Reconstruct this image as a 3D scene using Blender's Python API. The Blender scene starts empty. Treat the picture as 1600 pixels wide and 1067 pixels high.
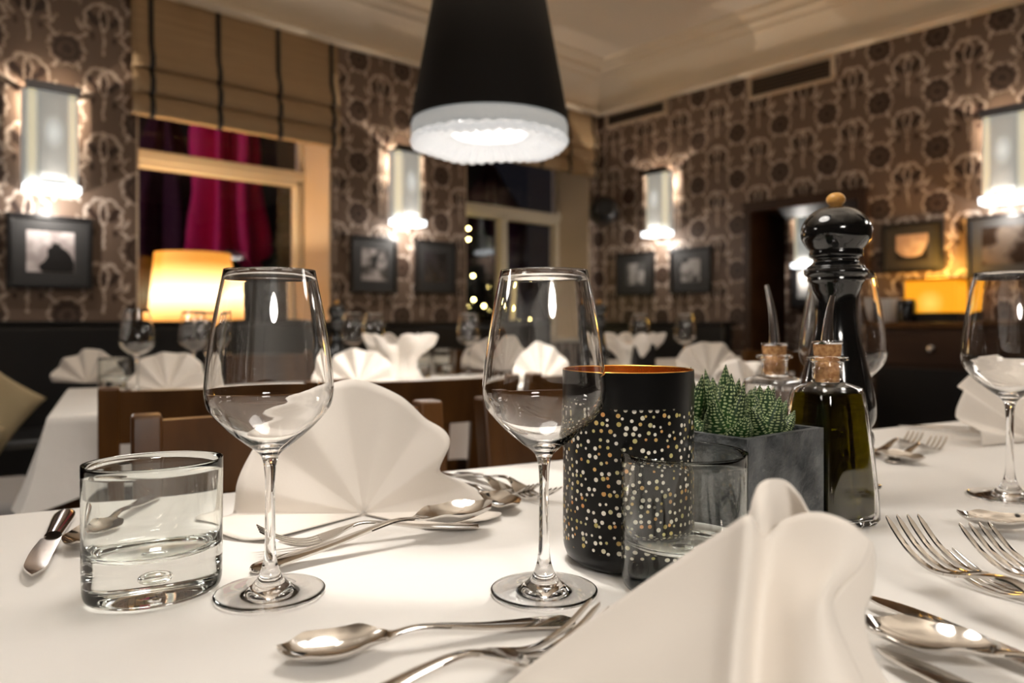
import bpy, bmesh, math, random
from math import pi, sin, cos, sqrt, atan2, radians
from mathutils import Vector, Matrix, noise

random.seed(7)
S = bpy.context.scene
COL = S.collection

# ------------------------------------------------------------------ camera, world, exposure
F = 1180.0            # focal length in pixels of the 1600 px wide frame
HOR = 505.0           # horizon row
CAMZ = 0.9455         # camera height; table top is 0.75
cd = bpy.data.cameras.new('camera'); cam = bpy.data.objects.new('camera', cd); COL.objects.link(cam)
cam.location = (0, 0, CAMZ); cam.rotation_euler = (pi / 2, 0, 0)
cd.sensor_width = 36.0; cd.lens = F / 1600 * 36.0
cd.shift_y = -(533.5 - HOR) / 1600.0
cd.clip_start = 0.02; cd.clip_end = 60
cd.dof.use_dof = True; cd.dof.focus_distance = 0.60; cd.dof.aperture_fstop = 5.0
S.camera = cam
w = bpy.data.worlds.new('night'); S.world = w; w.use_nodes = True
w.node_tree.nodes['Background'].inputs[0].default_value = (0.05, 0.05, 0.07, 1)
w.node_tree.nodes['Background'].inputs[1].default_value = 0.10
S.view_settings.view_transform = 'Standard'; S.view_settings.look = 'None'
S.view_settings.exposure = 0.20; S.view_settings.gamma = 1.0; S.view_settings.use_curve_mapping = False
S.cycles.max_bounces = 14; S.cycles.transmission_bounces = 14; S.cycles.glossy_bounces = 5
S.cycles.diffuse_bounces = 4; S.cycles.transparent_max_bounces = 8
S.cycles.sample_clamp_indirect = 20.0; S.cycles.blur_glossy = 0.1
S.cycles.use_denoising = True

# ------------------------------------------------------------------ room frame
CX, CY = 0.732, 6.4                     # room corner seen at the back
A48 = radians(48)
aR = Vector((cos(A48), -sin(A48)))      # along the right wall, away from the corner
aL = Vector((-sin(A48), -cos(A48)))     # along the left wall, away from the corner
ROTL, ROTR = radians(42), radians(-48)
CEIL = 2.99
def room(p, q, z=0.0):
    v = Vector((CX, CY)) + aR * p + aL * q
    return Vector((v.x, v.y, z))
def ray(u, v, Y): return Vector(((u - 800) * Y / F, Y, CAMZ - (v - HOR) * Y / F))
def onL(u, v, p=0.0):                   # pixel on the plane p from the left wall -> (q, z, Y)
    m = (u - 800) / F; bx = CX + aR.x * p; by = CY + aR.y * p
    q = (m * by - bx) / (aL.x - m * aL.y); Y = by + aL.y * q
    return q, CAMZ - (v - HOR) * Y / F, Y
def onR(u, v, q=0.0):                   # pixel on the plane q from the right wall -> (p, z, Y)
    m = (u - 800) / F; bx = CX + aL.x * q; by = CY + aL.y * q
    p = (m * by - bx) / (aR.x - m * aR.y); Y = by + aR.y * p
    return p, CAMZ - (v - HOR) * Y / F, Y
TZ = 0.75
def tab(u, v, h=0.0):                   # pixel on the table plane (h above the cloth)
    Y = (CAMZ - TZ - h) * F / (v - HOR)
    return Vector(((u - 800) * Y / F, Y, TZ + h))

# ------------------------------------------------------------------ node helper
class E:
    nt = None
    def __init__(s, k): s.k = k
    @staticmethod
    def op(o, *a, clamp=False):
        n = E.nt.nodes.new('ShaderNodeMath'); n.operation = o; n.use_clamp = clamp
        for i, x in enumerate(a):
            if isinstance(x, E): E.nt.links.new(x.k, n.inputs[i])
            else: n.inputs[i].default_value = x
        return E(n.outputs[0])
    def __add__(s, o): return E.op('ADD', s, o)
    __radd__ = __add__
    def __sub__(s, o): return E.op('SUBTRACT', s, o)
    def __rsub__(s, o): return E.op('SUBTRACT', o, s)
    def __mul__(s, o): return E.op('MULTIPLY', s, o)
    __rmul__ = __mul__
    def __truediv__(s, o): return E.op('DIVIDE', s, o)
def emin(a, b): return E.op('MINIMUM', a, b)
def emax(a, b): return E.op('MAXIMUM', a, b)
def eabs(a): return E.op('ABSOLUTE', a)
def esq(a): return E.op('SQRT', a)
def mask(d, w, soft): return E.op('MULTIPLY_ADD', d, -1.0 / soft, w / soft + 0.5, clamp=True)

def mat(name, col=(0.8, 0.8, 0.8), rough=0.5, metal=0.0, trans=0.0, ior=1.45, emit=None, es=0.0, coat=0.0,
        spec=0.5, sheen=0.0, bump=None, var=None, sss=0.0):
    m = bpy.data.materials.new(name); m.use_nodes = True
    nt = m.node_tree; b = nt.nodes['Principled BSDF']
    b.inputs['Base Color'].default_value = (*col, 1); b.inputs['Roughness'].default_value = rough
    b.inputs['Metallic'].default_value = metal; b.inputs['Transmission Weight'].default_value = trans
    b.inputs['IOR'].default_value = ior; b.inputs['Coat Weight'].default_value = coat
    b.inputs['Coat Roughness'].default_value = 0.05
    b.inputs['Specular IOR Level'].default_value = spec; b.inputs['Sheen Weight'].default_value = sheen
    if emit: b.inputs['Emission Color'].default_value = (*emit, 1); b.inputs['Emission Strength'].default_value = es
    tc = nt.nodes.new('ShaderNodeTexCoord')
    if var:      # (scale, colour2, detail, low, high, stretch)
        n = nt.nodes.new('ShaderNodeTexNoise'); n.inputs['Scale'].default_value = var[0]; n.inputs['Detail'].default_value = var[2]
        mp = nt.nodes.new('ShaderNodeMapping'); mp.inputs['Scale'].default_value = var[5] if len(var) > 5 else (1, 1, 1)
        nt.links.new(tc.outputs['Object'], mp.inputs[0]); nt.links.new(mp.outputs[0], n.inputs['Vector'])
        r = nt.nodes.new('ShaderNodeValToRGB'); r.color_ramp.elements[0].position = var[3]; r.color_ramp.elements[1].position = var[4]
        r.color_ramp.elements[0].color = (*col, 1); r.color_ramp.elements[1].color = (*var[1], 1)
        nt.links.new(n.outputs[0], r.inputs[0]); nt.links.new(r.outputs[0], b.inputs['Base Color'])
    if bump:     # (scale, strength, distance)
        n2 = nt.nodes.new('ShaderNodeTexNoise'); n2.inputs['Scale'].default_value = bump[0]; n2.inputs['Detail'].default_value = 4
        nt.links.new(tc.outputs['Object'], n2.inputs['Vector'])
        bp = nt.nodes.new('ShaderNodeBump'); bp.inputs['Strength'].default_value = bump[1]; bp.inputs['Distance'].default_value = bump[2]
        nt.links.new(n2.outputs[0], bp.inputs['Height']); nt.links.new(bp.outputs[0], b.inputs['Normal'])
    return m
def glow(name, col, s, edge=None):
    m = bpy.data.materials.new(name); m.use_nodes = True; nt = m.node_tree; nt.nodes.clear()
    o = nt.nodes.new('ShaderNodeOutputMaterial'); e = nt.nodes.new('ShaderNodeEmission')
    e.inputs[0].default_value = (*col, 1); e.inputs[1].default_value = s
    nt.links.new(e.outputs[0], o.inputs[0]); return m

def glass_mat(name, col=(1, 1, 1), ior=1.5, rough=0.0):
    m = bpy.data.materials.new(name); m.use_nodes = True; nt = m.node_tree; nt.nodes.clear()
    o = nt.nodes.new('ShaderNodeOutputMaterial'); g = nt.nodes.new('ShaderNodeBsdfGlass')
    g.inputs['Color'].default_value = (*col, 1); g.inputs['IOR'].default_value = ior; g.inputs['Roughness'].default_value = rough
    nt.links.new(g.outputs[0], o.inputs[0]); return m

def wallpaper():
    m = mat('damask_wallpaper', rough=0.42); nt = m.node_tree; E.nt = nt; b = nt.nodes['Principled BSDF']
    tc = nt.nodes.new('ShaderNodeTexCoord'); nz = nt.nodes.new('ShaderNodeTexNoise'); nz.inputs['Scale'].default_value = 16
    nz.inputs['Detail'].default_value = 3
    sp = nt.nodes.new('ShaderNodeSeparateXYZ'); nt.links.new(tc.outputs['Object'], sp.inputs[0]); nt.links.new(tc.outputs['Object'], nz.inputs['Vector'])
    sn = nt.nodes.new('ShaderNodeSeparateColor'); nt.links.new(nz.outputs['Color'], sn.inputs[0])
    W, H = 0.33, 0.33
    nf = nt.nodes.new('ShaderNodeTexNoise'); nf.inputs['Scale'].default_value = 55; nt.links.new(tc.outputs['Object'], nf.inputs['Vector'])
    sf = nt.nodes.new('ShaderNodeSeparateColor'); nt.links.new(nf.outputs['Color'], sf.inputs[0])
    x = E(sp.outputs[0]) + (E(sn.outputs[0]) - 0.5) * 0.034 + (E(sf.outputs[0]) - .5) * .022
    y = E(sp.outputs[2]) + (E(sn.outputs[1]) - 0.5) * 0.034 + (E(sf.outputs[1]) - .5) * .022
    fx = E.op('FRACT', x / W + 100.0); fy = E.op('FRACT', y / H + 100.0)
    ax = eabs(fx - 0.5) * W                    # 0 .. W/2 from the column centre
    cy = (fy - 0.5) * H
    bx = W / 2 - ax; by0 = eabs(cy); by = H / 2 - by0
    def ell(px, py, rx, ry, cx=0.0, cyy=0.0):
        return esq(((px - cx) / rx) * ((px - cx) / rx) + ((py - cyy) / ry) * ((py - cyy) / ry))
    # palmette: upright bud between two curled leaves under a scalloped arch, flame tips, a beaded stem
    def rd(px, py, cx, cyy): return esq((px - cx) * (px - cx) + (py - cyy) * (py - cyy))
    e1 = ell(ax, cy, 0.014, 0.044, 0, 0.020); e2 = ell(ax - cy * 0.55, cy, 0.020, 0.036, 0.040, 0.016)
    cream = mask(eabs(e1 - 1.35), 0.22, 0.3)
    th1 = E.op('ARCTAN2', cy - .01, ax); r1 = rd(ax, cy, 0, .01) + eabs(E.op('SINE', th1 * 4.5)) * -.010
    upper = mask(cy * -1.0, .045, .02)
    cream = emax(cream, mask(eabs(r1 - .080), .0075, .008) * upper)
    cream = emax(cream, mask(ell(ax - cy * .6, cy, .010, .026, .125, -.030), 1.0, .5)); cream = emax(cream, mask(ell(ax + cy * .9, cy, .011, .022, .022, -.085), 1.0, .5))
    cream = emax(cream, mask(ell(ax - cy * .35, cy, .008, .022, .085, .085), 1.0, .5))
    cream = emax(cream, mask(ax, 0.005, 0.006) * mask(eabs(cy + 0.11), 0.055, 0.02))
    dark = emax(mask(e2, 1.0, 0.35), mask(e1, 0.8, 0.3)); dark = emax(dark, mask(ell(ax, cy, .012, .020, .052, -.075), .9, .4))
    # zigzag-edged medallion between the columns
    th = E.op('ARCTAN2', by, bx); rad = esq(bx * bx + by * by)
    zz = eabs(E.op('SINE', th * 5.0))
    sc = rad + zz * 0.010
    cream = emax(cream, mask(eabs(sc - 0.086), 0.0045, 0.008) * mask(zz * -1.0, -.15, .5))
    dark = emax(dark, mask(sc, 0.070, 0.012) * (mask(eabs(sc - .038), .006, .008) * -.55 + .95))
    n3 = nt.nodes.new('ShaderNodeTexNoise'); n3.inputs['Scale'].default_value = 30; nt.links.new(tc.outputs['Object'], n3.inputs['Vector'])
    cream = cream * mask(E(n3.outputs[0]) * -1.0, -0.37, 0.14)
    def mix(f, a, c):
        n = nt.nodes.new('ShaderNodeMix'); n.data_type = 'RGBA'
        nt.links.new(f.k, n.inputs['Factor'])
        for s, i in ((a, 6), (c, 7)):
            if isinstance(s, tuple): n.inputs[i].default_value = (*s, 1)
            else: nt.links.new(s, n.inputs[i])
        return n.outputs[2]
    c = mix(dark, (0.165, 0.112, 0.082), (0.038, 0.020, 0.014)); c = mix(cream, c, (0.62, 0.51, 0.43))
    nt.links.new(c, b.inputs['Base Color'])
    return m

M = {}
M['paper'] = wallpaper()
M['cloth'] = mat('white_damask_linen', (0.80, 0.785, 0.76), 0.85, bump=(6, 0.35, 0.02), sheen=0.1)
M['napkin'] = mat('white_folded_linen', (0.84, 0.785, 0.72), 0.8, bump=(500, 0.08, 0.001), sheen=0.15)
M['glass'] = glass_mat('clear_crystal', (1, 1, 1), 1.5)
M['thick'] = glass_mat('greenish_tumbler_glass', (0.984, 0.995, 0.989), 1.5)
M['pane'] = glass_mat('window_glass', (0.97, 0.97, 0.97), 1.45)
M['steel'] = mat('polished_steel', (0.60, 0.57, 0.535), 0.10, 1.0, bump=(30, 0.02, 0.002))
M['chrome'] = mat('chrome', (0.8, 0.8, 0.82), 0.12, 1.0)
M['smoke'] = mat('smoked_chrome', (0.10, 0.10, 0.11), 0.2, 1.0)
M['black_gloss'] = mat('black_lacquer', (0.006, 0.006, 0.006), 0.12, coat=0.6)
M['beech'] = mat('beech_knob', (0.62, 0.30, 0.07), 0.3, var=(40, (0.75, 0.42, 0.12), 3, 0.3, 0.7))
M['wood'] = mat('brown_wood', (0.050, 0.019, 0.005), 0.30, var=(11, (0.17, 0.072, 0.018), 5, 0.3, 0.7, (1, 1, 0.15)))
M['dwood'] = mat('dark_wood', (0.030, 0.013, 0.007), 0.4, var=(8, (0.06, 0.028, 0.014), 4, 0.3, 0.7, (0.2, 1, 1)))
M['slate'] = mat('dark_slate', (0.035, 0.04, 0.044), 0.5, var=(30, (0.15, 0.16, 0.165), 6, 0.38, 0.7), bump=(42, 1.0, 0.012))
M['soil'] = mat('soil', (0.02, 0.014, 0.009), 0.95, bump=(300, 1, 0.004))
M['cork'] = mat('cork', (0.36, 0.16, 0.055), 0.8, var=(260, (0.62, 0.35, 0.15), 4, 0.35, 0.65), bump=(400, 0.6, 0.001))
M['oil'] = glass_mat('olive_oil', (0.34, 0.31, 0.012), 1.42)
M['vinegar'] = glass_mat('clear_oil', (0.93, 0.88, 0.70), 1.35)
M['plaster'] = mat('cream_plaster', (0.78, 0.70, 0.60), 0.55, bump=(2.0, 0.25, 0.05))
M['cornice'] = mat('cream_cornice', (0.80, 0.70, 0.56), 0.5)
M['cream'] = mat('cream_paint', (0.72, 0.65, 0.52), 0.4)
M['reveal'] = mat('beige_reveal', (0.62, 0.50, 0.38), 0.6)
M['black'] = mat('black_satin', (0.012, 0.011, 0.011), 0.35)
M['leather'] = mat('black_leather', (0.012, 0.012, 0.013), 0.42, bump=(120, 0.3, 0.002))
M['shade'] = mat('black_shade_fabric', (0.012, 0.010, 0.009), 0.75)
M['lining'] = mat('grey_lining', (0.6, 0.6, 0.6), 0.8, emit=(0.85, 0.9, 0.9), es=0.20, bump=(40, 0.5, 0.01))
M['frill'] = mat('white_gauze', (0.9, 0.9, 0.9), 0.8, emit=(0.95, 0.98, 1.0), es=0.38, bump=(14, 0.8, 0.03))
M['blind'] = mat('woven_blind', (0.36, 0.25, 0.145), 0.75, var=(6, (0.44, 0.31, 0.18), 3, 0.3, 0.7, (0.2, 1, 9)))
M['floor'] = mat('dark_floor', (0.05, 0.03, 0.02), 0.45, var=(4, (0.09, 0.055, 0.035), 4, 0.3, 0.7, (1, 8, 1)))
M['cushion'] = mat('beige_cushion', (0.52, 0.44, 0.28), 0.85, bump=(200, 0.2, 0.002))
M['greycloth'] = mat('pale_grey_upholstery', (0.45, 0.45, 0.46), 0.8)
M['magenta'] = mat('magenta_canvas', (0.62, 0.01, 0.17), 0.7, emit=(0.62, 0.0, 0.16), es=0.0)
M['purple'] = mat('dark_purple_canvas', (0.045, 0.004, 0.03), 0.8)
M['night'] = mat('dark_facade', (0.02, 0.022, 0.03), 0.8)
M['needles'] = mat('dark_conifer', (0.006, 0.018, 0.008), 0.8)
M['gold'] = mat('amber_gold', (0.95, 0.50, 0.12), 0.22, 1.0)
M['porcelain'] = mat('white_porcelain', (0.8, 0.8, 0.8), 0.2)
M['mat_board'] = mat('charcoal_mat', (0.035, 0.034, 0.034), 0.6)

def candle_mat():
    m = mat('perforated_black_metal', (0.008, 0.008, 0.008), 0.28, spec=0.3); nt = m.node_tree; b = nt.nodes['Principled BSDF']; E.nt = nt
    tc = nt.nodes.new('ShaderNodeTexCoord'); uv = nt.nodes.new('ShaderNodeUVMap'); uv.uv_map = 'wrap'
    vo = nt.nodes.new('ShaderNodeTexVoronoi'); vo.voronoi_dimensions = '2D'; vo.inputs['Scale'].default_value = 165.0
    vo.inputs['Randomness'].default_value = 0.72
    nt.links.new(uv.outputs[0], vo.inputs['Vector'])
    sp = nt.nodes.new('ShaderNodeSeparateXYZ'); nt.links.new(uv.outputs[0], sp.inputs[0])
    sc = nt.nodes.new('ShaderNodeSeparateColor'); nt.links.new(vo.outputs['Color'], sc.inputs[0])
    rr = E(sc.outputs[0]) * 0.14 + 0.165
    d = E(vo.outputs['Distance']) - rr
    dots = mask(d, 0.0, 0.05)
    z = E(sp.outputs[1])
    band = mask(eabs(z - 0.0735), 0.0555, 0.002)
    fac = dots * band * mask(E(sc.outputs[2]) * -1.0, -0.12, 0.02)
    ramp = nt.nodes.new('ShaderNodeValToRGB'); e = ramp.color_ramp.elements
    e[0].color = (0.88, 0.84, 0.74, 1); e[1].color = (0.72, 0.34, 0.12, 1); e[0].position = 0.45
    x = ramp.color_ramp.elements.new(0.75); x.color = (0.55, 0.50, 0.18, 1)
    nt.links.new(sc.outputs[1], ramp.inputs[0])
    mx = nt.nodes.new('ShaderNodeMix'); mx.data_type = 'RGBA'; nt.links.new(fac.k, mx.inputs['Factor'])
    mx.inputs[6].default_value = (0.004, 0.004, 0.004, 1); nt.links.new(ramp.outputs[0], mx.inputs[7])
    nt.links.new(mx.outputs[2], b.inputs['Base Color'])
    ro = fac * 0.25 + 0.28; nt.links.new(ro.k, b.inputs['Roughness'])
    bp = nt.nodes.new('ShaderNodeBump'); bp.inputs['Strength'].default_value = 0.6; bp.inputs['Distance'].default_value = 0.0006; bp.invert = True
    nt.links.new(fac.k, bp.inputs['Height']); nt.links.new(bp.outputs[0], b.inputs['Normal'])
    return m
M['candle'] = candle_mat()

def plant_mat():
    m = mat('zebra_leaf', rough=0.45); nt = m.node_tree; b = nt.nodes['Principled BSDF']; E.nt = nt
    uv = nt.nodes.new('ShaderNodeUVMap'); uv.uv_map = 'wrap'
    vo = nt.nodes.new('ShaderNodeTexVoronoi'); vo.voronoi_dimensions = '2D'; vo.inputs['Scale'].default_value = 1.0; vo.inputs['Randomness'].default_value = 0.45
    mp = nt.nodes.new('ShaderNodeMapping'); mp.inputs['Scale'].default_value = (11, 20, 1)
    nt.links.new(uv.outputs[0], mp.inputs[0]); nt.links.new(mp.outputs[0], vo.inputs['Vector'])
    f = mask(E(vo.outputs['Distance']), 0.30, 0.1)
    tc = nt.nodes.new('ShaderNodeTexCoord'); n = nt.nodes.new('ShaderNodeTexNoise'); n.inputs['Scale'].default_value = 35
    nt.links.new(tc.outputs['Object'], n.inputs['Vector'])
    r = nt.nodes.new('ShaderNodeValToRGB'); r.color_ramp.elements[0].color = (0.006, 0.024, 0.006, 1); r.color_ramp.elements[1].color = (0.022, 0.075, 0.015, 1)
    r.color_ramp.elements[0].position = 0.35; r.color_ramp.elements[1].position = 0.7
    nt.links.new(n.outputs[0], r.inputs[0])
    mx = nt.nodes.new('ShaderNodeMix'); mx.data_type = 'RGBA'; nt.links.new(f.k, mx.inputs['Factor'])
    nt.links.new(r.outputs[0], mx.inputs[6]); mx.inputs[7].default_value = (0.40, 0.48, 0.24, 1)
    nt.links.new(mx.outputs[2], b.inputs['Base Color'])
    bp = nt.nodes.new('ShaderNodeBump'); bp.inputs['Strength'].default_value = 0.8; bp.inputs['Distance'].default_value = 0.0006
    nt.links.new(f.k, bp.inputs['Height']); nt.links.new(bp.outputs[0], b.inputs['Normal'])
    return m
M['plant'] = plant_mat()
M['blade'] = M['steel']

def photo_mat(name, seed, a, c, scale=5.0):
    m = mat(name, a, 0.25, var=(scale, c, 3, 0.42, 0.58)); mp = [n for n in m.node_tree.nodes if n.type == 'MAPPING'][0]
    mp.inputs['Location'].default_value = (seed * 3.1, seed * 1.7, seed * 0.9); return m

# ------------------------------------------------------------------ mesh helpers
def tag(o, label=None, cat=None, group=None, kind=None):
    if label: o['label'] = label
    if cat: o['category'] = cat
    if group: o['group'] = group
    if kind: o['kind'] = kind
    return o
def thing(name, label, cat, loc=(0, 0, 0), rz=0.0, group=None):
    o = bpy.data.objects.new(name, None); COL.objects.link(o); o.location = loc; o.rotation_euler = (0, 0, rz)
    o.empty_display_size = 0.05
    return tag(o, label, cat, group)
class MB:
    def __init__(s): s.v = []; s.f = []; s.uv = {}
    def add(s, vs, fs):
        n = len(s.v); s.v += [Vector(v) for v in vs]; s.f += [tuple(i + n for i in f) for f in fs]; return s
    def box(s, x0, x1, y0, y1, z0, z1):
        vs = [(x, y, z) for z in (z0, z1) for y in (y0, y1) for x in (x0, x1)]
        return s.add(vs, [(0, 2, 3, 1), (4, 5, 7, 6), (0, 1, 5, 4), (2, 6, 7, 3), (0, 4, 6, 2), (1, 3, 7, 5)])
    def lathe(s, prof, n=48, cx=0, cy=0, cap0=False, cap1=False, sq=None):
        vs = []; fs = []
        for r, z in prof:
            for i in range(n):
                a = 2 * pi * i / n
                k = 1.0
                if sq: k = sq(a)
                vs.append((cx + r * k * cos(a), cy + r * k * sin(a), z))
        for j in range(len(prof) - 1):
            for i in range(n):
                i2 = (i + 1) % n
                fs.append((j * n + i, j * n + i2, (j + 1) * n + i2, (j + 1) * n + i))
        if cap0: fs.append(tuple(range(n - 1, -1, -1)))
        if cap1: fs.append(tuple((len(prof) - 1) * n + i for i in range(n)))
        return s.add(vs, fs)
    def grid(s, pts):           # pts[row][col]
        R = len(pts); C = len(pts[0])
        return s.add([p for r in pts for p in r],
                     [(j * C + i, j * C + i + 1, (j + 1) * C + i + 1, (j + 1) * C + i) for j in range(R - 1) for i in range(C - 1)])
    def tube(s, path, rad, n=10, caps=True):
        path = [Vector(p) for p in path]; vs = []; fs = []
        up = Vector((0, 0, 1))
        for i, p in enumerate(path):
            d = (path[min(i + 1, len(path) - 1)] - path[max(i - 1, 0)]).normalized()
            a = d.cross(up if abs(d.z) < 0.95 else Vector((1, 0, 0))).normalized(); b = a.cross(d)
            r = rad[i] if isinstance(rad, (list, tuple)) else rad
            for k in range(n):
                t = 2 * pi * k / n; vs.append(p + a * (r * cos(t)) + b * (r * sin(t)))
        for i in range(len(path) - 1):
            for k in range(n):
                k2 = (k + 1) % n; fs.append((i * n + k, (i + 1) * n + k, (i + 1) * n + k2, i * n + k2))
        if caps: fs.append(tuple(range(n))); fs.append(tuple((len(path) - 1) * n + k for k in range(n - 1, -1, -1)))
        return s.add(vs, fs)
    def build(s, name, m, parent=None, smooth=True, bevel=0.0, solid=0.0, sub=0, angle=40, recalc=False):
        me = bpy.data.meshes.new(name); me.from_pydata([tuple(v) for v in s.v], [], s.f)
        if recalc or bevel:
            bm = bmesh.new(); bm.from_mesh(me); bmesh.ops.recalc_face_normals(bm, faces=bm.faces); bm.to_mesh(me); bm.free()
        me.materials.append(m); me.update()
        o = bpy.data.objects.new(name, me); COL.objects.link(o)
        if parent: o.parent = parent
        if smooth:
            for p in me.polygons: p.use_smooth = True
            try: me.set_sharp_from_angle(angle=radians(angle))
            except Exception: pass
        if bevel:
            b = o.modifiers.new('bevel', 'BEVEL'); b.width = bevel; b.segments = 2; b.limit_method = 'ANGLE'
        if solid:
            b = o.modifiers.new('solid', 'SOLIDIFY'); b.thickness = solid; b.offset = 0
        if sub:
            b = o.modifiers.new('sub', 'SUBSURF'); b.levels = sub; b.render_levels = sub
        return o
def struct(o): o['kind'] = 'structure'; return o
def spl(keys, t):               # smooth interpolation of (t, value...) keys (Catmull-Rom on values)
    n = len(keys)
    if t <= keys[0][0]: return keys[0][1:]
    if t >= keys[-1][0]: return keys[-1][1:]
    for i in range(n - 1):
        if keys[i][0] <= t <= keys[i + 1][0]: break
    p1, p2 = keys[i], keys[i + 1]; h = p2[0] - p1[0]; s = (t - p1[0]) / h
    p0 = keys[i - 1] if i > 0 else None; p3 = keys[i + 2] if i + 2 < n else None
    out = []
    for k in range(1, len(p1)):
        m1 = (p2[k] - (p0[k] if p0 else p1[k])) / (p2[0] - (p0[0] if p0 else p1[0]))
        m2 = ((p3[k] if p3 else p2[k]) - p1[k]) / ((p3[0] if p3 else p2[0]) - p1[0])
        s2, s3 = s * s, s * s * s
        out.append((2 * s3 - 3 * s2 + 1) * p1[k] + (s3 - 2 * s2 + s) * h * m1 + (-2 * s3 + 3 * s2) * p2[k] + (s3 - s2) * h * m2)
    return tuple(out)
def smooth_prof(pts, sub=5):    # catmull through (r,z)
    P = [Vector((a, b, 0)) for a, b in pts]; out = []
    for i in range(len(P) - 1):
        p0 = P[max(i - 1, 0)]; p1 = P[i]; p2 = P[i + 1]; p3 = P[min(i + 2, len(P) - 1)]
        for k in range(sub):
            t = k / sub
            v = 0.5 * ((2 * p1) + (p2 - p0) * t + (2 * p0 - 5 * p1 + 4 * p2 - p3) * t * t + (3 * p1 - p0 - 3 * p2 + p3) * t ** 3)
            out.append((max(v.x, 0.00005), v.y))
    out.append((max(P[-1].x, 0.00005), P[-1].y)); return out
def dup(root, loc, rz=None, label=None, group=None, scale=None):
    r = root.copy(); COL.objects.link(r); r.location = loc
    if rz is not None: r.rotation_euler = (0, 0, rz)
    if label: r['label'] = label
    if group: r['group'] = group
    if scale: r.scale = (scale,) * 3
    for ch in list(root.children):
        c = ch.copy(); COL.objects.link(c); c.parent = r
        for g in ch.children:
            d = g.copy(); COL.objects.link(d); d.parent = c
    return r
def lamp(name, kind, loc, energy, col, parent=None, size=0.05, rot=(0, 0, 0), **kw):
    l = bpy.data.lights.new(name, kind); l.energy = energy; l.color = col
    if kind == 'AREA': l.size = size
    else: l.shadow_soft_size = size
    for k, v in kw.items(): setattr(l, k, v)
    o = bpy.data.objects.new(name, l); COL.objects.link(o); o.location = loc; o.rotation_euler = rot
    if parent: o.parent = parent
    return o

WARM = (1.0, 0.93, 0.85)
# ------------------------------------------------------------------ the room shell
L_LEN, R_LEN = 8.2, 8.6
def wall(name, length, holes, loc, rz, m, sign, z1=CEIL, th=0.42):
    """local x along the wall; sign -1 runs to negative x; y from 0 (room face) to th"""
    xs = sorted({0.0, sign * length} | {h[0] for h in holes} | {h[1] for h in holes})
    zs = sorted({0.0, z1} | {h[2] for h in holes} | {h[3] for h in holes})
    mb = MB()
    for i in range(len(xs) - 1):
        for j in range(len(zs) - 1):
            xm = (xs[i] + xs[i + 1]) / 2; zm = (zs[j] + zs[j + 1]) / 2
            if any(h[0] < xm < h[1] and h[2] < zm < h[3] for h in holes): continue
            mb.box(xs[i], xs[i + 1], 0, th, zs[j], zs[j + 1])
    o = mb.build(name, m, smooth=False); o.location = loc; o.rotation_euler = (0, 0, rz); return struct(o)
C0 = (CX, CY, 0)
SILL = 0.80
# window openings on the left wall: local x = -q
w1 = (-onL(213, 400)[0], -onL(517, 400)[0], SILL, 2.55)
w2 = (-onL(727, 400)[0], -onL(921, 400)[0], SILL, 2.55)
wall('wall_left', L_LEN, [w1, w2], C0, ROTL, M['paper'], -1)
# doorway on the right wall: local x = p
dp0 = onR(1176, 400)[0]; dp1 = onR(1345, 400)[0]; dz = onR(1176, 331)[1]
wall('wall_right', R_LEN, [(dp0, dp1, 0.0, dz)], C0, ROTR, M['paper'], 1, th=0.42)
wb = wall('wall_back', L_LEN + .2, [], room(R_LEN, 0), ROTL + pi, M['paper'], 1, th=0.1)
wf = wall('wall_front', R_LEN + .2, [], room(0, L_LEN), ROTR + pi, M['paper'], -1, th=0.1)
def room_box(name, p0, p1, q0, q1, z0, z1, m, bevel=0.0, parent=None):
    o = MB().box(p0, p1, -q1, -q0, z0, z1).build(name, m, parent, smooth=False, bevel=bevel)
    if not parent: o.location = C0; o.rotation_euler = (0, 0, ROTR)
    return o
struct(room_box('floor', -0.45, R_LEN + .1, -3.0, L_LEN + .1, -0.06, 0, M['floor']))
struct(room_box('ceiling', -0.45, R_LEN + .1, -3.0, L_LEN + .1, CEIL, CEIL + 0.08, M['plaster']))
# cornice: profile (out from wall, down from ceiling)
prof = [(0, -0.30), (0.045, -0.30), (0.062, -0.29), (0.066, -0.275), (0.058, -0.262), (0.040, -0.258), (0.042, -0.235), (0.065, -0.16), (0.12, -0.10), (0.19, -0.075), (0.20, -0.055), (0.235, -0.05),
        (0.27, -0.04), (0.275, -0.02), (0.40, -0.018), (0.41, 0.0), (0, 0)]
for nm, rz, sgn, ln in (('trim_1', ROTL, -1, L_LEN), ('trim_2', ROTR, 1, R_LEN)):
    mb = MB(); n = len(prof)
    a = [(0 if True else 0, -o, CEIL + z) for o, z in prof]
    v0 = [(sgn * o, -o, CEIL + z) for o, z in prof]; v1 = [(sgn * ln, -o, CEIL + z) for o, z in prof]
    mb.add(v0 + v1, [(i, (i + 1) % n, n + (i + 1) % n, n + i) for i in range(n)])
    o = mb.build(nm, M['cornice'], smooth=True, angle=35, recalc=True); o.location = C0; o.rotation_euler = (0, 0, rz); struct(o)
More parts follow.
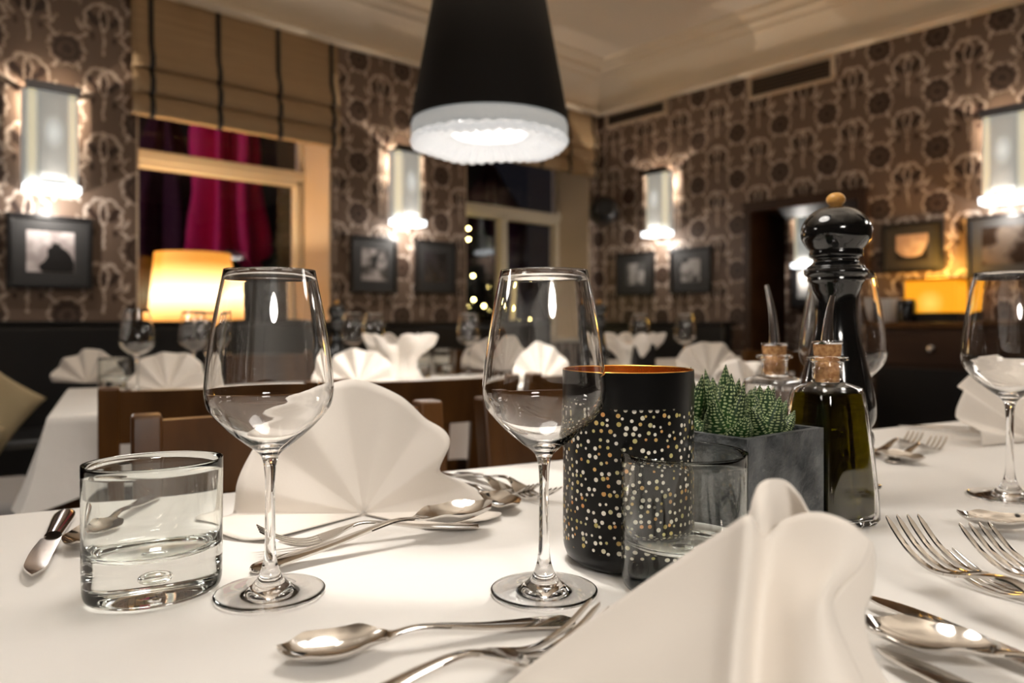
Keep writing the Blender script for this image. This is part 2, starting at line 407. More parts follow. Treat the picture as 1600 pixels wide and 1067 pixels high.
# recessed wallpaper panels with pale beads high on the right wall
for k, (ua, ub, va, vb) in enumerate(((952, 1040, 197, 178), (1176, 1300, 152, 118))):
    p0, z0, _ = onR(ua, va); p1, z1, _ = onR(ub, vb); zt = CEIL - 0.31
    t = thing('vent_panel', ['small brown vent panel high on the right wall beside the corner', 'long brown vent panel high on the right wall above the doorway'][k],
              'vent', room(p0, 0, z0), ROTR)
    W = p1 - p0; H = max(zt - z0 - 0.02, 0.08)
    mb = MB(); mb.box(0, W, -0.012, 0, 0, H); mb.build('panel', mat('vent_brown', (0.10, 0.065, 0.04), 0.6) if k == 0 else bpy.data.materials['vent_brown'], t, smooth=False)
    fr = MB()
    for (a, b_, c, d) in ((-.02, W + .02, -.02, 0), (-.02, W + .02, H, H + .02), (-.02, 0, 0, H), (W, W + .02, 0, H)): fr.box(a, b_, -0.025, 0, c, d)
    fr.build('frame', M['reveal'], t, smooth=False)
    sl = MB()
    for j in range(5): sl.box(0.01, W - 0.01, -0.018, -0.012, H * (j + .5) / 5 - .004, H * (j + .5) / 5 + .004)
    sl.build('slat', M['black'], t, smooth=False)

# ------------------------------------------------------------------ windows
def window(name, hole, mull, transom_z, top_z, bottom_z):
    """cream frame 0.38 deep in the wall"""
    x0, x1 = hole[0], hole[1]; d0, d1 = 0.34, 0.41
    t = MB()
    t.box(x0, x0 + .04, d0, d1, bottom_z, top_z); t.box(x1 - .04, x1, d0, d1, bottom_z, top_z)
    t.box(x0, x1, d0, d1, bottom_z, bottom_z + .06); t.box(x0, x1, d0, d1, top_z - .06, top_z)
    t.box(x0, x1, d0 - .02, d1, transom_z - .032, transom_z + .032)
    root = t.build(name, M['cream'], None, smooth=False, bevel=0.006)
    root.location = C0; root.rotation_euler = (0, 0, ROTL); struct(root)
    s = MB()
    segs = [(x0 + .04, x1 - .04)] if not mull else [(x0 + .04, (x0 + x1) / 2), ((x0 + x1) / 2, x1 - .04)]
    for a, b in segs:
        for (p, q, r, u) in ((a, a + .036, bottom_z + .06, transom_z - .03), (b - .036, b, bottom_z + .06, transom_z - .03),
                             (a, b, bottom_z + .06, bottom_z + .12), (a, b, transom_z - .068, transom_z - .03)):
            s.box(p, q, d0 - .015, d1 - .01, r, u)
    s.build('sash', M['cream'], root, smooth=False, bevel=0.005)
    g = MB(); g.box(x0 + .05, x1 - .05, d0 + .03, d0 + .036, bottom_z + .06, top_z - .06)
    g.build('pane', M['pane'], root, smooth=False)
    r = MB()   # plastered reveal: jambs, head, sill board
    r.box(x0 - .001, x0 + .012, 0.001, d1, bottom_z, top_z); r.box(x1 - .012, x1 + .001, 0.001, d1, bottom_z, top_z); r.box(x0, x1, 0.001, d1, top_z - .012, top_z + .001)
    r.build('reveal', M['reveal'], root, smooth=False)
    b = MB(); b.box(x0 - .02, x1 + .02, -.03, d1, bottom_z - .03, bottom_z + .004); b.build('sill', M['cream'], root, smooth=False, bevel=0.006)
    return root
tz1 = onL(350, 262, -0.38)[1]; tz2 = onL(800, 333, -0.38)[1]
window('window_1', w1, False, tz1, 2.55, SILL)
window('window_2', w2, True, tz2, 2.55, SILL)

def blind(ua, ub, vb, straps, label):
    qa = onL(ua, 0)[0]; qb = onL(ub, 0)[0]; W = qa - qb
    zb = onL(ub, vb)[1]; zt = CEIL - 0.31
    t = thing('roman_blind', label, 'blind', room(0.005, qa, zb), ROTL)
    rows = []
    H = zt - zb
    z = 0.0; prof = [(-0.02, 0.0), (-0.055, 0.005), (-0.06, 0.06), (-0.045, 0.10), (-0.03, 0.11), (-0.06, 0.13), (-0.062, 0.19), (-0.04, 0.235), (-0.028, 0.245),
                     (-0.055, 0.26), (-0.055, 0.31), (-0.035, 0.36), (-0.025, 0.40), (-0.02, H)]
    nx = 24
    for y, zz in prof: rows.append([(W * i / nx, y - 0.004 * sin(i * 1.9 + zz * 30), zz) for i in range(nx + 1)])
    MB().grid(rows).build('blind_fabric', M['blind'], t, solid=0.004)
    for k, us in enumerate(straps):
        q = onL(us, 0)[0]; x = qa - q
        mb = MB(); pts = [[(x - .013, y - .006, zz), (x + .013, y - .006, zz)] for y, zz in [(-0.03, -0.01)] + prof[1:]]
        mb.grid(pts).build('strap', M['black'], t, solid=0.003)
    return t
blind(202, 524, 234, (233, 338, 431, 514), 'woven beige roman blind over the left window, four black straps in view')
blind(724, 927, 279, (742, 838, 882, 922), 'woven beige roman blind over the window near the room corner, behind the pendant lamp')

# ------------------------------------------------------------------ outside the windows
ot = thing('facade', 'dark building front across the night street outside the windows', 'building', room(-4.6, 2.4, 0), ROTL)
MB().box(-5, 5, 0, 0.2, -1, 4.5).build('wall_face', M['night'], ot, smooth=False)
for k in range(4): MB().box(-3.6 + k * 2, -2.8 + k * 2, -0.03, 0, 1.0, 2.4).build('shutter', M['black'], ot, smooth=False)
def parasol(loc, label, m, R=0.32, H=2.6, seed=0, z0=0.75):
    t = thing('folded_parasol', label, 'parasol', loc, 0)
    rows = []; n = 72
    for j in range(14):
        f = j / 13; z = z0 + (H - z0) * f; r = R * (1 - f ** 3) * (0.9 + 0.12 * cos(f * 9 + seed)) + 0.03
        rows.append([(r * (1 + 0.38 * sin(8 * a + seed) + 0.1 * sin(3 * a + j * .4)) * cos(a), r * (1 + 0.38 * sin(8 * a + seed)) * sin(a), z + 0.10 * sin(5 * a + seed) * (1 - f))
                     for a in [2 * pi * i / n for i in range(n + 1)]])
    MB().grid(rows).build('canopy', m, t, angle=80, solid=0.004)
    MB().lathe([(0.025, 0), (0.025, H + .05)], 12, cap1=True).build('pole', M['black'], t)
    MB().lathe([(0.25, 0), (0.25, 0.05), (0.05, 0.07)], 24, cap1=True).build('base', M['black'], t)
    return t
def outL(u, v, p): q, z, Y = onL(u, v, p); return room(p, q, z)
a = outL(352, 400, -2.1); parasol((a.x, a.y, -0.35), 'magenta folded parasol hanging in pleats outside the left window', M['magenta'], 0.23, 3.6, 0, 1.80)
a = outL(256, 400, -3.2); parasol((a.x, a.y, -0.35), 'dark purple folded parasol in shade at the left outside the left window', M['purple'], 0.34, 3.4, 2, 1.1)
a = outL(765, 280, -2.6); parasol((a.x, a.y, -0.35), 'dark purple folded parasol outside the window near the corner', M['purple'], 0.34, 3.2, 1, 1.6)
def conifer(loc, H, R, label):
    t = thing('conifer', label, 'tree', loc, 0); mb = MB(); rnd = random.Random(3)
    for j in range(26):
        f = j / 26; z = 0.25 + (H - 0.3) * f; r = R * (1 - f) + 0.04
        n = 14
        for k in range(n):
            a = 2 * pi * (k + 0.5 * (j % 2)) / n + rnd.uniform(-.15, .15); rr = r * rnd.uniform(.75, 1.12)
            d = Vector((cos(a), sin(a), 0)); s = Vector((-sin(a), cos(a), 0)) * (0.22 * rr + .02)
            p = d * rr + Vector((0, 0, z - 0.12 * rr)); c = Vector((0, 0, z + .05))
            mb.add([c, p + s * .5 + Vector((0, 0, -.02)), p + d * .05, p - s * .5 + Vector((0, 0, -.02)), c * 1 + d * rr * .5 + Vector((0, 0, .03))], [(0, 1, 4), (1, 2, 4), (2, 3, 4), (3, 0, 4), (0, 3, 2, 1)])
    mb.build('foliage', M['needles'], t, smooth=False)
    MB().lathe([(0.04, 0), (0.03, H * .8)], 10, cap1=True).build('trunk', M['dwood'], t); return t
a = outL(462, 420, -1.15); conifer((a.x, a.y, -0.3), 2.5, 0.36, 'black conifer silhouette outside the left window at its right edge')
a = outL(752, 430, -1.3); conifer((a.x, a.y, -0.3), 2.2, 0.42, 'dark green conifer with fairy lights outside the window near the corner')
M['bulb'] = glow('fairy_light', (1.0, 0.80, 0.28), 30)
fb = None
fl_lab = ['topmost fairy light at the left edge of the window near the corner', 'second fairy light from the top at the window near the corner', 'bright fairy light at mid height of the window near the corner',
          'fairy light below the mid one on the dark conifer', 'bright yellow fairy light just left of the middle wine glass rim', 'fairy light seen through the upper left side of the middle wine glass', 'fairy light seen through the middle wine glass, under the one above it',
          'lower fairy light seen through the centre of the middle wine glass', 'lowest fairy light behind the middle wine glass, near the white napkins']
for k, (u, v) in enumerate(((732, 357), (732, 374), (739, 431), (740, 468), (756, 478), (786, 447), (787, 484), (823, 503), (792, 524))):
    l = outL(u, v, -0.28)
    if fb is None:
        mb = MB(); mb.lathe([(0.0005 + 0.010 * sin(pi * i / 8), -0.010 * cos(pi * i / 8)) for i in range(9)], 12)
        fb = mb.build('fairy_light', M['bulb']); o = fb
    else: o = fb.copy(); COL.objects.link(o)
    o.location = l; tag(o, fl_lab[k], 'fairy light', 'fairy lights at the window near the corner')
# unseen street lamp, added to light the parasols outside
sl = thing('added_street_lamp', 'unseen street lamp added to light the parasols outside the windows', 'street lamp', room(-1.6, 5.9, -0.4), 0)
MB().lathe([(0.08, 0), (0.05, .3), (0.035, 3.2)], 14, cap1=True).build('post', M['black'], sl)
MB().lathe([(0.02, 3.2), (0.14, 3.25), (0.16, 3.5), (0.02, 3.62)], 16).build('lantern', glow('street_glow', (1, .85, .8), 4), sl)
lamp('added_street_light', 'POINT', (0.3, 0, 3.0), 85, (1.0, 0.80, 0.85), sl, 0.15)

# ------------------------------------------------------------------ wall sconces
M['sconce_glass'] = mat('lit_frosted_glass', (0.75, 0.75, 0.72), 0.35, emit=(1.0, 0.95, 0.80), es=0.30, bump=(3, .1, .01))
def sconce_mat():
    m = M['sconce_glass']; nt = m.node_tree; b = nt.nodes['Principled BSDF']; E.nt = nt
    tc = nt.nodes.new('ShaderNodeTexCoord'); sp = nt.nodes.new('ShaderNodeSeparateXYZ'); nt.links.new(tc.outputs['Object'], sp.inputs[0])
    x, z = E(sp.outputs[0]), E(sp.outputs[2])
    g = mask(esq(x * x * 1.6 + (z - .03) * (z - .03) * .5), .015, .10)          # the tube behind the frosted glass
    side = mask(eabs(eabs(x) - .085), .018, .02)
    r = nt.nodes.new('ShaderNodeValToRGB'); r.color_ramp.elements[0].color = (.92, .97, .93, 1); r.color_ramp.elements[1].color = (1.0, .88, .58, 1)
    nt.links.new(side.k, r.inputs[0]); nt.links.new(r.outputs[0], b.inputs['Emission Color'])
    st = g * .55 + side * .35 + .16; nt.links.new(st.k, b.inputs['Emission Strength'])
sconce_mat()
M['sconce_core'] = glow('sconce_core', (1.0, 0.98, 0.92), 2.2)
M['sconce_bright'] = glow('sconce_bottom', (0.96, 0.99, 1.0), 3.2)
def sconce_proto(loc, rz, label, Wd=0.24, H=0.47, power=9):
    t = thing('wall_sconce', label, 'wall lamp', loc, rz, None)
    hw = Wd / 2; rows = []
    xs = [-1, -.97, -.90, -.50, -.46, -.42, .42, .46, .50, .90, .97, 1]; ys = [-.02, -.045, -.06, -.098, -.108, -.110, -.110, -.108, -.098, -.06, -.045, -.02]
    for j in range(9):
        z = -H / 2 + .02 + (H - .02) * j / 8; rows.append([(hw * x * (1 - .02 * (j in (0, 8))), y, z) for x, y in zip(xs, ys)])
    g = MB().grid(rows); g.build('glass_shade', M['sconce_glass'], t, solid=0.004, angle=25)
    c = MB(); c.lathe([(0.0305, -H / 2 + .05), (0.0305, -.02), (0.026, .06)], 20, 0, -0.05, cap0=True, cap1=True); c.build('lamp_tube', M['sconce_core'], t)
    b = MB(); b.box(-hw * .96, hw * .96, -0.118, -0.015, -H / 2 - .022, -H / 2 + .018); b.build('bottom_diffuser', M['sconce_bright'], t, bevel=0.005)
    m = MB(); m.box(-hw * .98, hw * .98, -0.122, -0.100, H / 2 - .012, H / 2 + .030); m.box(-hw * .93, -hw * .88, -0.105, 0, H / 2 - .01, H / 2 + .012)
    m.box(hw * .88, hw * .93, -0.105, 0, H / 2 - .01, H / 2 + .012); m.build('top_bracket', M['smoke'], t, smooth=False, bevel=0.003)
    fn = MB()                                   # fins that throw the rays up the wall
    for k in range(5):
        a = radians(-60 + 30 * k); d = Vector((sin(a), 0, cos(a)))
        s = Vector((cos(a), 0, -sin(a))) * 0.008
        p0 = Vector((0, -0.085, H / 2 - .02)) + d * 0.02; p1 = Vector((0, -0.03, H / 2 - .02)) + d * 0.055
        fn.add([p0 - s, p0 + s, p0 + s + Vector((0, 0.08, 0)), p0 - s + Vector((0, 0.08, 0)), p1 - s * 1.5, p1 + s * 1.5, p1 + s * 1.5 + Vector((0, .03, 0)), p1 - s * 1.5 + Vector((0, .03, 0))],
               [(0, 1, 5, 4), (1, 2, 6, 5), (2, 3, 7, 6), (3, 0, 4, 7), (4, 5, 6, 7), (0, 3, 2, 1)])
    fn.build('fin', M['chrome'], t, smooth=False)
    bp = MB().box(-.05, .05, -0.012, 0, -H / 2 + .06, H / 2 - .06); bp.build('back_plate', M['chrome'], t, smooth=False)
    lamp('up_light', 'POINT', (0, -0.055, H / 2 - 0.045), power, (1.0, 0.84, 0.66), t, 0.0)
    lamp('down_light', 'POINT', (0, -0.14, -H / 2 - 0.09), power * 0.45, (1.0, 0.93, 0.85), t, 0.0)
    return t
q, z, Y = onL(80, 220, 0.05); sc = sconce_proto(room(0, q, z), ROTL, 'large frosted glass wall sconce above the horse picture at far left')
q, z, Y = onL(635, 293, 0.05); dup(sc, room(0, q, z), ROTL, 'frosted glass wall sconce between the two windows, left of the pendant lamp')
p, z, Y = onR(1029, 318, 0.05); dup(sc, room(p, 0, z), ROTR, 'frosted glass wall sconce on the right wall above two small pictures')
p, z, Y = onR(1572, 245, 0.05); dup(sc, room(p, 0, z), ROTR, 'frosted glass wall sconce at the right edge above the dark pictures')

# ------------------------------------------------------------------ pictures
def picture(wallside, u0, u1, v0, v1, label, seed, a, c, border=0.30, shape=None):
    um = (u0 + u1) / 2; vm = (v0 + v1) / 2
    fn = onL if wallside == 'L' else onR
    s0 = fn(u0, vm); s1 = fn(u1, vm); c0, zc, Y = fn(um, vm)
    W = abs(s1[0] - s0[0]); H = (v1 - v0) * Y / F
    loc = room(0, (s0[0] + s1[0]) / 2, zc) if wallside == 'L' else room((s0[0] + s1[0]) / 2, 0, zc)
    t = thing('framed_picture', label, 'picture', loc, ROTL if wallside == 'L' else ROTR)
    fw = 0.022; fr = MB()
    for (x0, x1, z0, z1) in ((-W / 2, W / 2, -H / 2, -H / 2 + fw), (-W / 2, W / 2, H / 2 - fw, H / 2), (-W / 2, -W / 2 + fw, -H / 2 + fw, H / 2 - fw), (W / 2 - fw, W / 2, -H / 2 + fw, H / 2 - fw)):
        fr.box(x0, x1, -0.03, 0, z0, z1)
    fr.build('frame', M['black'], t, bevel=0.003, smooth=False)
    MB().box(-W / 2 + fw, W / 2 - fw, -0.018, -0.004, -H / 2 + fw, H / 2 - fw).build('mat_board', M['mat_board'], t, smooth=False)
    iw, ih = W * (1 - 2 * border) / 2, H * (1 - 2 * border) / 2
    ph = MB().box(-iw, iw, -0.0195, -0.018, -ih, ih).build('photograph', photo_mat('photo_%d' % seed, seed, a, c, 4.0 / max(W, .2)), t, smooth=False)
    if shape:
        mb = MB(); n = len(shape)
        mb.add([(x * iw, -0.0202, y * ih) for x, y in shape] + [(x * iw, -0.0196, y * ih) for x, y in shape],
               [tuple(range(n))] + [(i, (i + 1) % n, n + (i + 1) % n, n + i) for i in range(n)])
        mb.build('figure', M['black'], ph, smooth=False)
    return t
horse = [(-.35, -.98), (-.50, -.80), (-.46, -.62), (-.28, -.48), (-.12, -.20), (-.16, .05), (-.10, .22), (.02, .24), (.06, .42), (.14, .50), (.20, .40), (.36, .44), (.44, .24), (.66, .12), (.84, -.10), (.98, -.45), (.98, -.98)]
G1c, G2c = (0.50, 0.46, 0.45), (0.25, 0.22, 0.21)
picture('L', 9, 143, 337, 451, 'black framed photo of a dark horse head under the far left sconce', 1, (0.36, 0.31, 0.30), (0.60, 0.54, 0.53), 0.22, horse)
picture('L', 546, 618, 370, 458, 'black framed photo with bright top, left of the pair between the windows', 2, (0.02, 0.02, 0.02), (0.42, 0.38, 0.37), 0.22)
picture('L', 647, 709, 377, 459, 'black framed very dark photo, right of the pair between the windows', 3, (0.012, 0.011, 0.013), (0.03, 0.025, 0.03), 0.22)
picture('R', 966, 1024, 395, 462, 'small black framed pale photo nearest the corner on the right wall', 4, (0.10, 0.10, 0.10), (0.38, 0.36, 0.35), 0.25)
picture('R', 1049, 1113, 387, 458, 'small black framed photo directly under the sconce left of the doorway', 5, (0.03, 0.03, 0.03), (0.40, 0.38, 0.37), 0.25)
picture('R', 1380, 1476, 348, 425, 'black framed photo of a pale pinkish form beside the pepper mill', 6, (0.40, 0.30, 0.27), (0.55, 0.44, 0.40), 0.24,
        [(-1, -1), (-1, -.2), (-.7, -.6), (-.3, -.75), (.2, -.75), (.6, -.6), (.8, -.2), (1, .4), (1, -1)])
picture('R', 1512, 1640, 334, 432, 'large dark framed picture with dim flowers at the right edge', 7, (0.02, 0.012, 0.008), (0.10, 0.08, 0.065), 0.2)

# ------------------------------------------------------------------ loudspeaker in the corner
q_, z_, Y_ = onR(942, 333, 0.12)
p_, z_, Y_ = onR(943, 333, 0.14)
t = thing('loudspeaker', 'round black loudspeaker mounted in the room corner by the sconce', 'speaker', room(0.17, 0.14, z_), radians(-3))
MB().lathe(smooth_prof([(0.001, -.17), (0.07, -.165), (0.105, -.11), (0.115, 0), (0.105, .11), (0.07, .165), (0.001, .17)], 4), 28).build('housing', M['black'], t)
MB().lathe([(0.001, 0), (0.05, 0.004), (0.06, 0.012), (0.065, 0.0)], 24).build('driver', M['black_gloss'], t)
bpy.data.objects[t.children[1].name].rotation_euler = (pi / 2, 0, 0); t.children[1].location = (0, -0.108, 0)
MB().tube([(0, .08, 0), (0, .15, 0)], .015).build('bracket', M['black'], t)

# ------------------------------------------------------------------ doorway, room beyond
fr = MB(); p0, p1 = dp0, dp1
fr.box(p0 - .05, p0 + .005, -.04, .46, 0, dz + .005); fr.box(p1 - .005, p1 + .05, -.04, .46, 0, dz + .005); fr.box(p0 - .05, p1 + .05, -.04, .46, dz - .005, dz + .05); fr.box(p0 - .06, p1 + .06, -.05, 0, dz + .04, dz + .065)
o = fr.build('door_1', M['dwood'], smooth=False, bevel=0.004); o.location = C0; o.rotation_euler = (0, 0, ROTR); struct(o)
wp = wall('wall_passage', 4.6, [], room(0.4, -1.9), ROTR, M['paper'], 1, th=0.1)
wp2 = wall('wall_passage_side', 1.48, [], room(0.4, -0.42), ROTL, M['paper'], 1, th=0.1)
wp3 = wall('wall_passage_end', 1.9, [], room(5.0, -1.9), ROTL + pi, M['paper'], 1, th=0.1)
pq = onR(1254, 372, -1.88); dup(sc, room(pq[0] + .05, -1.9, pq[1] - .02), ROTR, 'wall sconce in the passage beyond the doorway, half hidden by the pepper mill')
# picture in the passage
t = thing('framed_picture', 'dark framed picture in the passage seen through the doorway', 'picture', room(onR(1262, 445, -1.88)[0], -1.9, onR(1262, 445, -1.88)[1]), ROTR)
MB().box(-.16, .16, -.03, 0, -.2, .2).build('frame', M['black'], t, smooth=False, bevel=.003); MB().box(-.09, .09, -.032, -.03, -.12, .12).build('photograph', photo_mat('photo_8', 8, (.2, .2, .2), (.4, .38, .36)), t, smooth=False)

# ------------------------------------------------------------------ benches along the walls
def bench(rz, x0, x1, label):
    t = thing('bench', label, 'bench', (CX, CY, 0), rz)
    MB().box(x0, x1, -.16, -.03, .40, .935).build('backrest', M['leather'], t, bevel=.02)
    MB().box(x0, x1, -.62, -.03, .30, .46).build('seat', M['leather'], t, bevel=.03)
    MB().box(x0, x1, -.56, -.03, 0, .30).build('plinth', M['dwood'], t, smooth=False)
    MB().box(x0, x1, -.16, -.002, .935, .957).build('ledge', M['black'], t, bevel=.003, smooth=False)
    return t
bench(ROTL, -6.6, -0.70, 'long black upholstered bench along the left wall under the windows')
bench(ROTR, 0.05, dp0 - .14, 'short black upholstered bench on the right wall between corner and doorway')

def pillow(loc, rot, sx, sy, sz, label, m, grp=None):
    rows = []; n = 24
    def P(a, b):
        x = a; y = b
        k = max(0, (1 - x ** 4)) ** .5 * max(0, (1 - y ** 4)) ** .5
        pinch = 1 - .08 * (1 - abs(y)) * abs(x) ** 2
        return x * (1 - .07 * (1 - y * y)) * sx, y * (1 - .07 * (1 - x * x)) * sy, k * sz
    top = [[P(-1 + 2 * i / n, -1 + 2 * j / n) for i in range(n + 1)] for j in range(n + 1)]
    bot = [[(x, y, -z) for (x, y, z) in reversed(r)] for r in top]
    mb = MB(); mb.grid(top); mb.grid(bot)
    o = mb.build('cushion', m, angle=180); o.location = loc; o.rotation_euler = rot; tag(o, label, 'cushion', grp); return o
pillow((-2.10, 3.02, .61), (radians(72), radians(38), radians(35)), .15, .15, .065, 'pale beige cushion leaning on the black bench at far left', M['cushion'])
pillow((-2.10, 2.78, .47), (radians(62), radians(24), radians(38)), .16, .16, .07, 'lower beige cushion cut by the left edge, in front of the other', M['cushion'])

# ------------------------------------------------------------------ lamp on the window sill
M['lampshade'] = glow('lit_yellow_shade', (1.0, 0.5, 0.08), 1.0)
def shade_mat():
    m = bpy.data.materials.new('lit_yellow_fabric'); m.use_nodes = True; nt = m.node_tree; b = nt.nodes['Principled BSDF']; E.nt = nt
    b.inputs['Base Color'].default_value = (0.8, .5, .2, 1); b.inputs['Roughness'].default_value = .8
    tc = nt.nodes.new('ShaderNodeTexCoord'); sp = nt.nodes.new('ShaderNodeSeparateXYZ'); nt.links.new(tc.outputs['Object'], sp.inputs[0])
    z = E(sp.outputs[2]); y = E(sp.outputs[1])
    g = mask(eabs(z - 0.15), 0.07, 0.22)        # brightest round the bulb inside the shade
    r = nt.nodes.new('ShaderNodeValToRGB'); r.color_ramp.elements[0].color = (1.0, .34, .015, 1); r.color_ramp.elements[1].color = (1.0, .88, .50, 1)
    nt.links.new(g.k, r.inputs[0]); nt.links.new(r.outputs[0], b.inputs['Emission Color']); s = g * 3.4 + 0.60; nt.links.new(s.k, b.inputs['Emission Strength'])
    return m
M['lit_shade'] = shade_mat()
q, z, Y = onL(302, 515, -0.12)
tl = thing('table_lamp', 'table lamp with a glowing yellow fabric shade on the left window sill', 'lamp', room(-0.12, q, SILL + .004), 0)
MB().lathe(smooth_prof([(.001, 0), (.075, .0), (.08, .012), (.03, .03), (.045, .06), (.03, .10), (.012, .13), (.012, .17)], 3), 24).build('base', M['chrome'], tl)
sh = MB().lathe([(.235, 0), (.20, .38)], 48).build('lamp_shade', M['lit_shade'], tl, solid=.003); sh.location = (0, 0, .155)
MB().lathe([(.001, .19), (.025, .2), (.03, .24), (.02, .27), (.001, .28)], 16).build('bulb', glow('bulb_glow', (1, .75, .4), 12), tl)
lamp('lamp_light', 'POINT', (0, 0, 0.50), 13, (1.0, .76, .45), tl, .02)

# ------------------------------------------------------------------ pendant lamps
def pendant(loc, label, spot=60, up=10, area=0):
    t = thing('pendant_lamp', label, 'pendant lamp', loc, 0)
    H = .62; MB().lathe([(.214, 0), (.101, H)], 72).build('shade', M['shade'], t, solid=.003)
    # grey lining seen inside the rim, hanging a little below it
    rows = []
    n = 120
    for r, zz in ((.190, .10), (.2075, .004), (.2125, -.006), (.2125, -.03), (.2110, -.045)):
        rows.append([(r * (1 + .004 * sin(17 * a)) * cos(a), r * sin(a), zz + .004 * sin(9 * a) * (zz < 0)) for a in [2 * pi * i / n for i in range(n + 1)]])
    MB().grid(rows).build('lining', M['lining'], t, solid=.001)
    # gauze diffuser: ruffled outer edge, sagging hem turned up to a central opening
    rows = []
    for k, (r, zz, am) in enumerate(((.210, -.040, .0), (.214, -.048, .003), (.208, -.060, .004), (.190, -.064, .004), (.170, -.055, .005), (.150, -.040, .004), (.125, -.03, .002), (.10, -.026, .0))):
        rows.append([(r * (1 + .006 * sin(31 * a + k)) * cos(a), r * (1 + .006 * sin(31 * a + k)) * sin(a), zz + am * sin(5 * a + 1) + am * .8 * sin(43 * a)) for a in [2 * pi * i / 240 for i in range(241)]])
    MB().grid(rows).build('gauze_diffuser', M['frill'], t, solid=.0008)
    MB().lathe([(.001, .12), (.03, .13), (.04, .17), (.03, .22), (.015, .26)], 20).build('bulb', glow('pendant_bulb', (1, .9, .8), 8), t)
    sp_ = MB()  # unseen spokes, added to throw radial shadows on the ceiling
    for k in range(5):
        a = 2 * pi * k / 5 + .4; d = Vector((cos(a), sin(a), 0)); q = Vector((-sin(a), cos(a), 0)) * .012
        sp_.add([d * .015 + q * .4 + Vector((0, 0, .605)), d * .015 - q * .4 + Vector((0, 0, .605)), d * .102 - q + Vector((0, 0, .612)), d * .102 + q + Vector((0, 0, .612))], [(0, 1, 2, 3)])
    sp_.build('shadow_spokes', M['black'], t, solid=.002, smooth=False)
    MB().lathe([(.022, .24), (.025, .30), (.008, .34)], 16).build('socket', M['black'], t)
    MB().tube([(0, 0, .33), (0, 0, CEIL - loc[2])], .004).build('cable', M['black'], t)
    MB().lathe([(.001, CEIL - loc[2] - .03), (.05, CEIL - loc[2] - .025), (.055, CEIL - loc[2] - .001)], 20).build('ceiling_cup', M['black'], t)
    if area: lamp('down_light', 'AREA', (0, 0, -.068), area, WARM, t, .36, shape='DISK')
    else: lamp('down_light', 'SPOT', (0, 0, .03), spot, WARM, t, .07, spot_size=radians(125), spot_blend=.6)
    lamp('up_light', 'POINT', (0, 0, .57), up * .5, WARM, t, .012)
    return t
PZ = 0.9455 + 310 * 2.06 / F
p1_ = ray(765, 195, 2.06)
pendant((p1_.x, p1_.y, PZ), 'black tapered pendant lamp with white gauze diffuser hanging above the second table', 38, 120)
pendant((-0.05, 0.78, PZ + .22), 'pendant lamp above the front table', 46, 110, 3.3)
pendant((1.55, 1.15, PZ + .15), 'pendant lamp above the right end of the front table', 46, 110, 3.3)
pendant((-1.9, 0.9, PZ + .15), 'pendant lamp above the aisle on the left', 70, 80, 7)
pendant((0.35, -0.55, PZ), 'unseen pendant lamp added behind the viewer as frontal fill', 80, 70, 12)  # added out of view to brighten the napkins from the camera side
pendant((2.35, 2.6, PZ + .3), 'pendant lamp near the sideboard', 40, 90, 4)

# ------------------------------------------------------------------ sideboard at right
sb_p0 = onR(1366, 503, .45)[0]
t = thing('sideboard', 'dark wooden sideboard with drawers against the right wall', 'sideboard', room(sb_p0, 0.0, 0), ROTR)
SW = 1.9; SD = .45; SH = .95
MB().box(0, SW, -SD, -.03, .08, SH - .03).build('body', M['dwood'], t, smooth=False, bevel=.004)
MB().box(-.02, SW + .02, -SD - .02, -.02, SH - .03, SH).build('top', M['wood'], t, smooth=False, bevel=.004)
for k in range(3):
    dr = MB().box(.02 + k * .62, .60 + k * .62, -SD - .015, -SD, .72, .90).build('drawer', M['dwood'], t, smooth=False, bevel=.004)
    MB().lathe([(.001, 0), (.018, .004), (.02, .014), (.012, .022), (.006, .03)], 14).build('knob', M['chrome'], dr); kb = dr.children[0]
    kb.rotation_euler = (-pi / 2, 0, 0); kb.location = (.31 + k * .62, -SD - .045, .81)
    dd = MB().box(.02 + k * .62, .60 + k * .62, -SD - .015, -SD, .12, .70).build('door', M['black'], t, smooth=False, bevel=.004)
    MB().lathe([(.001, 0), (.018, .004), (.02, .014), (.012, .022), (.006, .03)], 14).build('knob', M['chrome'], dd); kb = dd.children[0]
    kb.rotation_euler = (-pi / 2, 0, 0); kb.location = (.52 + k * .62, -SD - .045, .64)
for sx in (.03, SW - .08):
    for sy in (-SD + .02, -.08): MB().box(sx, sx + .05, sy, sy + .05, 0, .08).build('leg', M['dwood'], t, smooth=False)
# on it: amber lamp box, tray, bowls
pa, za, Ya = onR(1458, 480, .2)
t = thing('amber_lamp', 'rectangular amber glowing lamp on the sideboard under the pictures', 'lamp', room(pa, .16, SH), ROTR)
MB().box(-.145, .145, -.12, .12, 0, .055).build('base', M['black'], t, smooth=False, bevel=.004)
def amber():
    m = bpy.data.materials.new('amber_glow'); m.use_nodes = True; nt = m.node_tree; b = nt.nodes['Principled BSDF']; E.nt = nt
    b.inputs['Base Color'].default_value = (.6, .3, .03, 1)
    tc = nt.nodes.new('ShaderNodeTexCoord'); sp = nt.nodes.new('ShaderNodeSeparateXYZ'); nt.links.new(tc.outputs['Object'], sp.inputs[0])
    d = esq(E(sp.outputs[0]) * E(sp.outputs[0]) + (E(sp.outputs[2]) - .11) * (E(sp.outputs[2]) - .11)); g = mask(d, .03, .1)
    r = nt.nodes.new('ShaderNodeValToRGB'); r.color_ramp.elements[0].color = (.9, .34, .01, 1); r.color_ramp.elements[1].color = (1, .72, .15, 1)
    nt.links.new(g.k, r.inputs[0]); nt.links.new(r.outputs[0], b.inputs['Emission Color']); b.inputs['Emission Strength'].default_value = .95
    return m
MB().box(-.135, .135, -.09, .09, .055, .235).build('glowing_shade', amber(), t, bevel=.006)
